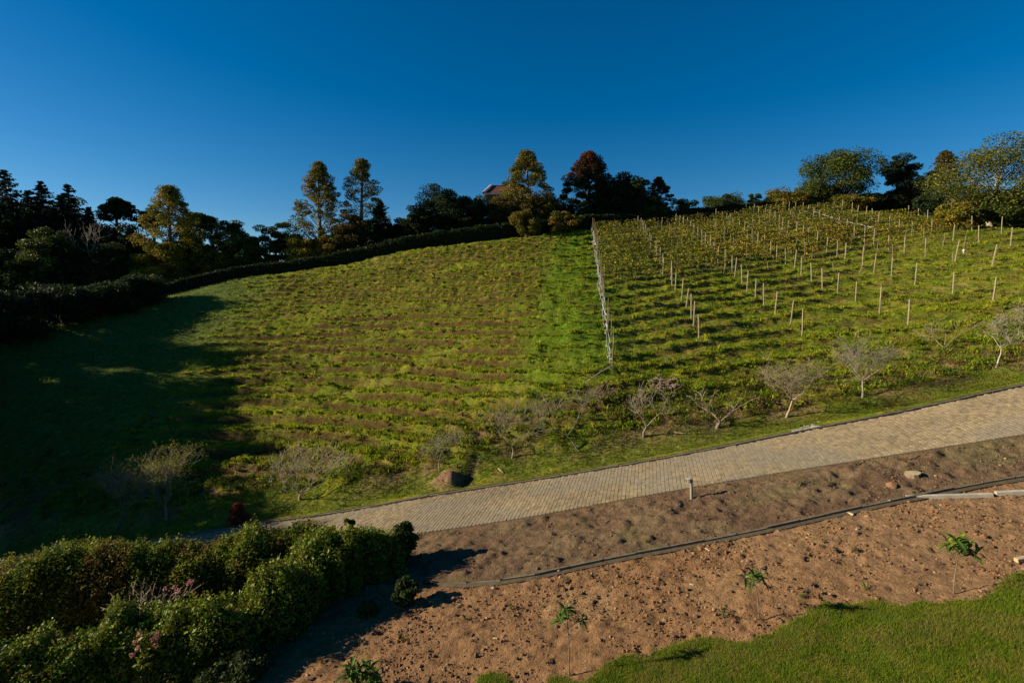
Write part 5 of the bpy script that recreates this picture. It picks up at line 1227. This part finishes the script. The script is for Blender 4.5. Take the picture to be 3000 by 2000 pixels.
def sapling(label, px, py, stem, heads, seed, sc=1.0, cat='sapling', special=None):
    """stem: list of pixel points up the stem; heads: (px,py,count,leafscale,set)"""
    rng = np.random.default_rng(seed); g = ray_ground(px, py); Y = g[1]
    o = thing('mango_sapling' if False else 'sapling', tuple(g), label, cat)
    pts = [np.array([0, 0, -0.08])] + [P(a, b_, Y) - g for a, b_ in stem]
    b = MB(); b.tube(np.array(pts), np.linspace(0.016, 0.008, len(pts)) * sc, 6, (0.17, 0.12, 0.07))
    for (a, b_, n, ls, kind) in heads:
        c = P(a, b_, Y + rng.normal() * 0.08) - g
        j = int(np.argmin([np.linalg.norm(p_ - c) + (0.4 if p_[2] > c[2] + 0.05 else 0) for p_ in pts]))
        b.tube(np.array([pts[j], (pts[j] + c) / 2 + (0, 0, -0.02), c]), [0.009 * sc, 0.007 * sc, 0.005 * sc], 4, (0.16, 0.17, 0.06))
        for q in range(n):
            me = LEAFS[rng.integers(0, 3)]
            if kind == 'red' and q % 2 == 0: me = LEAF_RED
            if kind == 'lime' and q % 2 == 0: me = LEAF_LIME
            lf = link('leaf', me, None, o, tuple(c + np.array([0, 0, rng.uniform(-0.10, 0.03) * ls])))
            el = rng.uniform(-0.5, 0.75) if q > n // 4 else rng.uniform(0.7, 1.35)
            lf.rotation_euler = (rng.normal() * 0.3, -el, q * 2.4 + rng.normal() * 0.3); s = 1.25 * ls * rng.uniform(0.75, 1.2); lf.scale = (s, s, s)
    link('stem', b.mesh('stem', smooth=True), M_bark, o)
    return o
sapling('tall thin sapling with drooping leaf tufts at the lower centre', 1668, 1978, [(1667, 1900), (1664, 1840), (1660, 1800), (1655, 1775)], [(1655, 1782, 16, 1.0, ''), (1640, 1808, 13, 0.95, ''), (1706, 1806, 12, 0.85, ''), (1662, 1795, 8, 0.8, '')], 701)
sapling('sapling with reddish young leaf tops right of centre', 2223, 1812, [(2222, 1770), (2217, 1730), (2207, 1700), (2195, 1690)], [(2184, 1684, 14, 0.95, 'red'), (2230, 1692, 15, 1.0, ''), (2198, 1712, 10, 0.8, ''), (2208, 1684, 12, 0.9, '')], 702)
sapling('leaning sapling with lime green shoots at the right', 2794, 1738, [(2797, 1690), (2803, 1650), (2808, 1615)], [(2776, 1584, 13, 1.0, 'lime'), (2800, 1580, 14, 1.1, 'lime'), (2815, 1590, 13, 1.1, 'lime'), (2835, 1605, 13, 1.1, ''), (2860, 1617, 12, 1.0, ''), (2790, 1600, 10, 0.9, ''), (2818, 1612, 10, 1.0, '')], 703)
sapling('bushy young plant with long glossy leaves at the bottom edge', 1060, 2030, [(1060, 2000), (1060, 1985)], [(1030, 1955, 14, 1.15, ''), (1055, 1952, 14, 1.2, ''), (1080, 1965, 14, 1.2, ''), (1100, 1972, 13, 1.1, ''), (1020, 1975, 13, 1.1, ''), (1045, 1980, 14, 1.15, ''), (1070, 1985, 14, 1.2, ''), (1095, 1995, 12, 1.1, '')], 704, 1.2, 'plant')
def weed(label, px, py, H, seed, col):
    rng = np.random.default_rng(seed); g = ray_ground(px, py); n = 46
    b = MB(); C = []
    for q in range(6):
        d = np.array([rng.normal() * 0.35, rng.normal() * 0.35, 1]); d *= H / np.linalg.norm(d) * rng.uniform(0.6, 1.05)
        b.tube(np.array([(0, 0, -0.03), d * 0.5, d]), [0.005, 0.004, 0.002], 3, (0.10, 0.12, 0.03), False)
        for _ in range(n // 6): C.append(d * rng.uniform(0.25, 1.0) + rng.normal(size=3) * 0.025)
    o = thing('weed', tuple(g), label, 'weed', 'small weeds on the bare earth'); link('stem', b.mesh('stem'), M_bark, o)
    V, F, c = leaf_quads(rng, np.array(C), 0.055 * rng.uniform(0.6, 1.3, len(C)), np.array(col) * rng.uniform(0.7, 1.3, (len(C), 1))); link('leaves', mesh('leaves', V, [F], c), M_leaf, o)
weed('small green weed on bare earth left of the tall sapling', 1498, 1783, 0.22, 711, (0.09, 0.12, 0.02))
weed('leafy green weed with a long shadow right of the tall sapling', 2118, 1806, 0.36, 712, (0.08, 0.13, 0.02))
weed('green weed on earth between the two right saplings, nearer the lawn', 2536, 1728, 0.26, 713, (0.06, 0.11, 0.015))
weed('yellowish weed close to the lawn, right of the reddish sapling', 2348, 1752, 0.17, 714, (0.15, 0.15, 0.03))
weed('faint weed at the edge of the hedge shadow', 1362, 1812, 0.2, 715, (0.09, 0.11, 0.02))
weed('small weed near the bottom of the hedge shadow', 1180, 1872, 0.18, 716, (0.10, 0.10, 0.02))
weed('thin dry weed below the concrete beam at the right', 2497, 1618, 0.25, 717, (0.14, 0.11, 0.04))
weed('green tuft against the low wall foot at centre', 1892, 1590, 0.16, 718, (0.09, 0.12, 0.02))
weed('green weed growing at the near road edge at the right', 2508, 1362, 0.25, 719, (0.08, 0.09, 0.03))
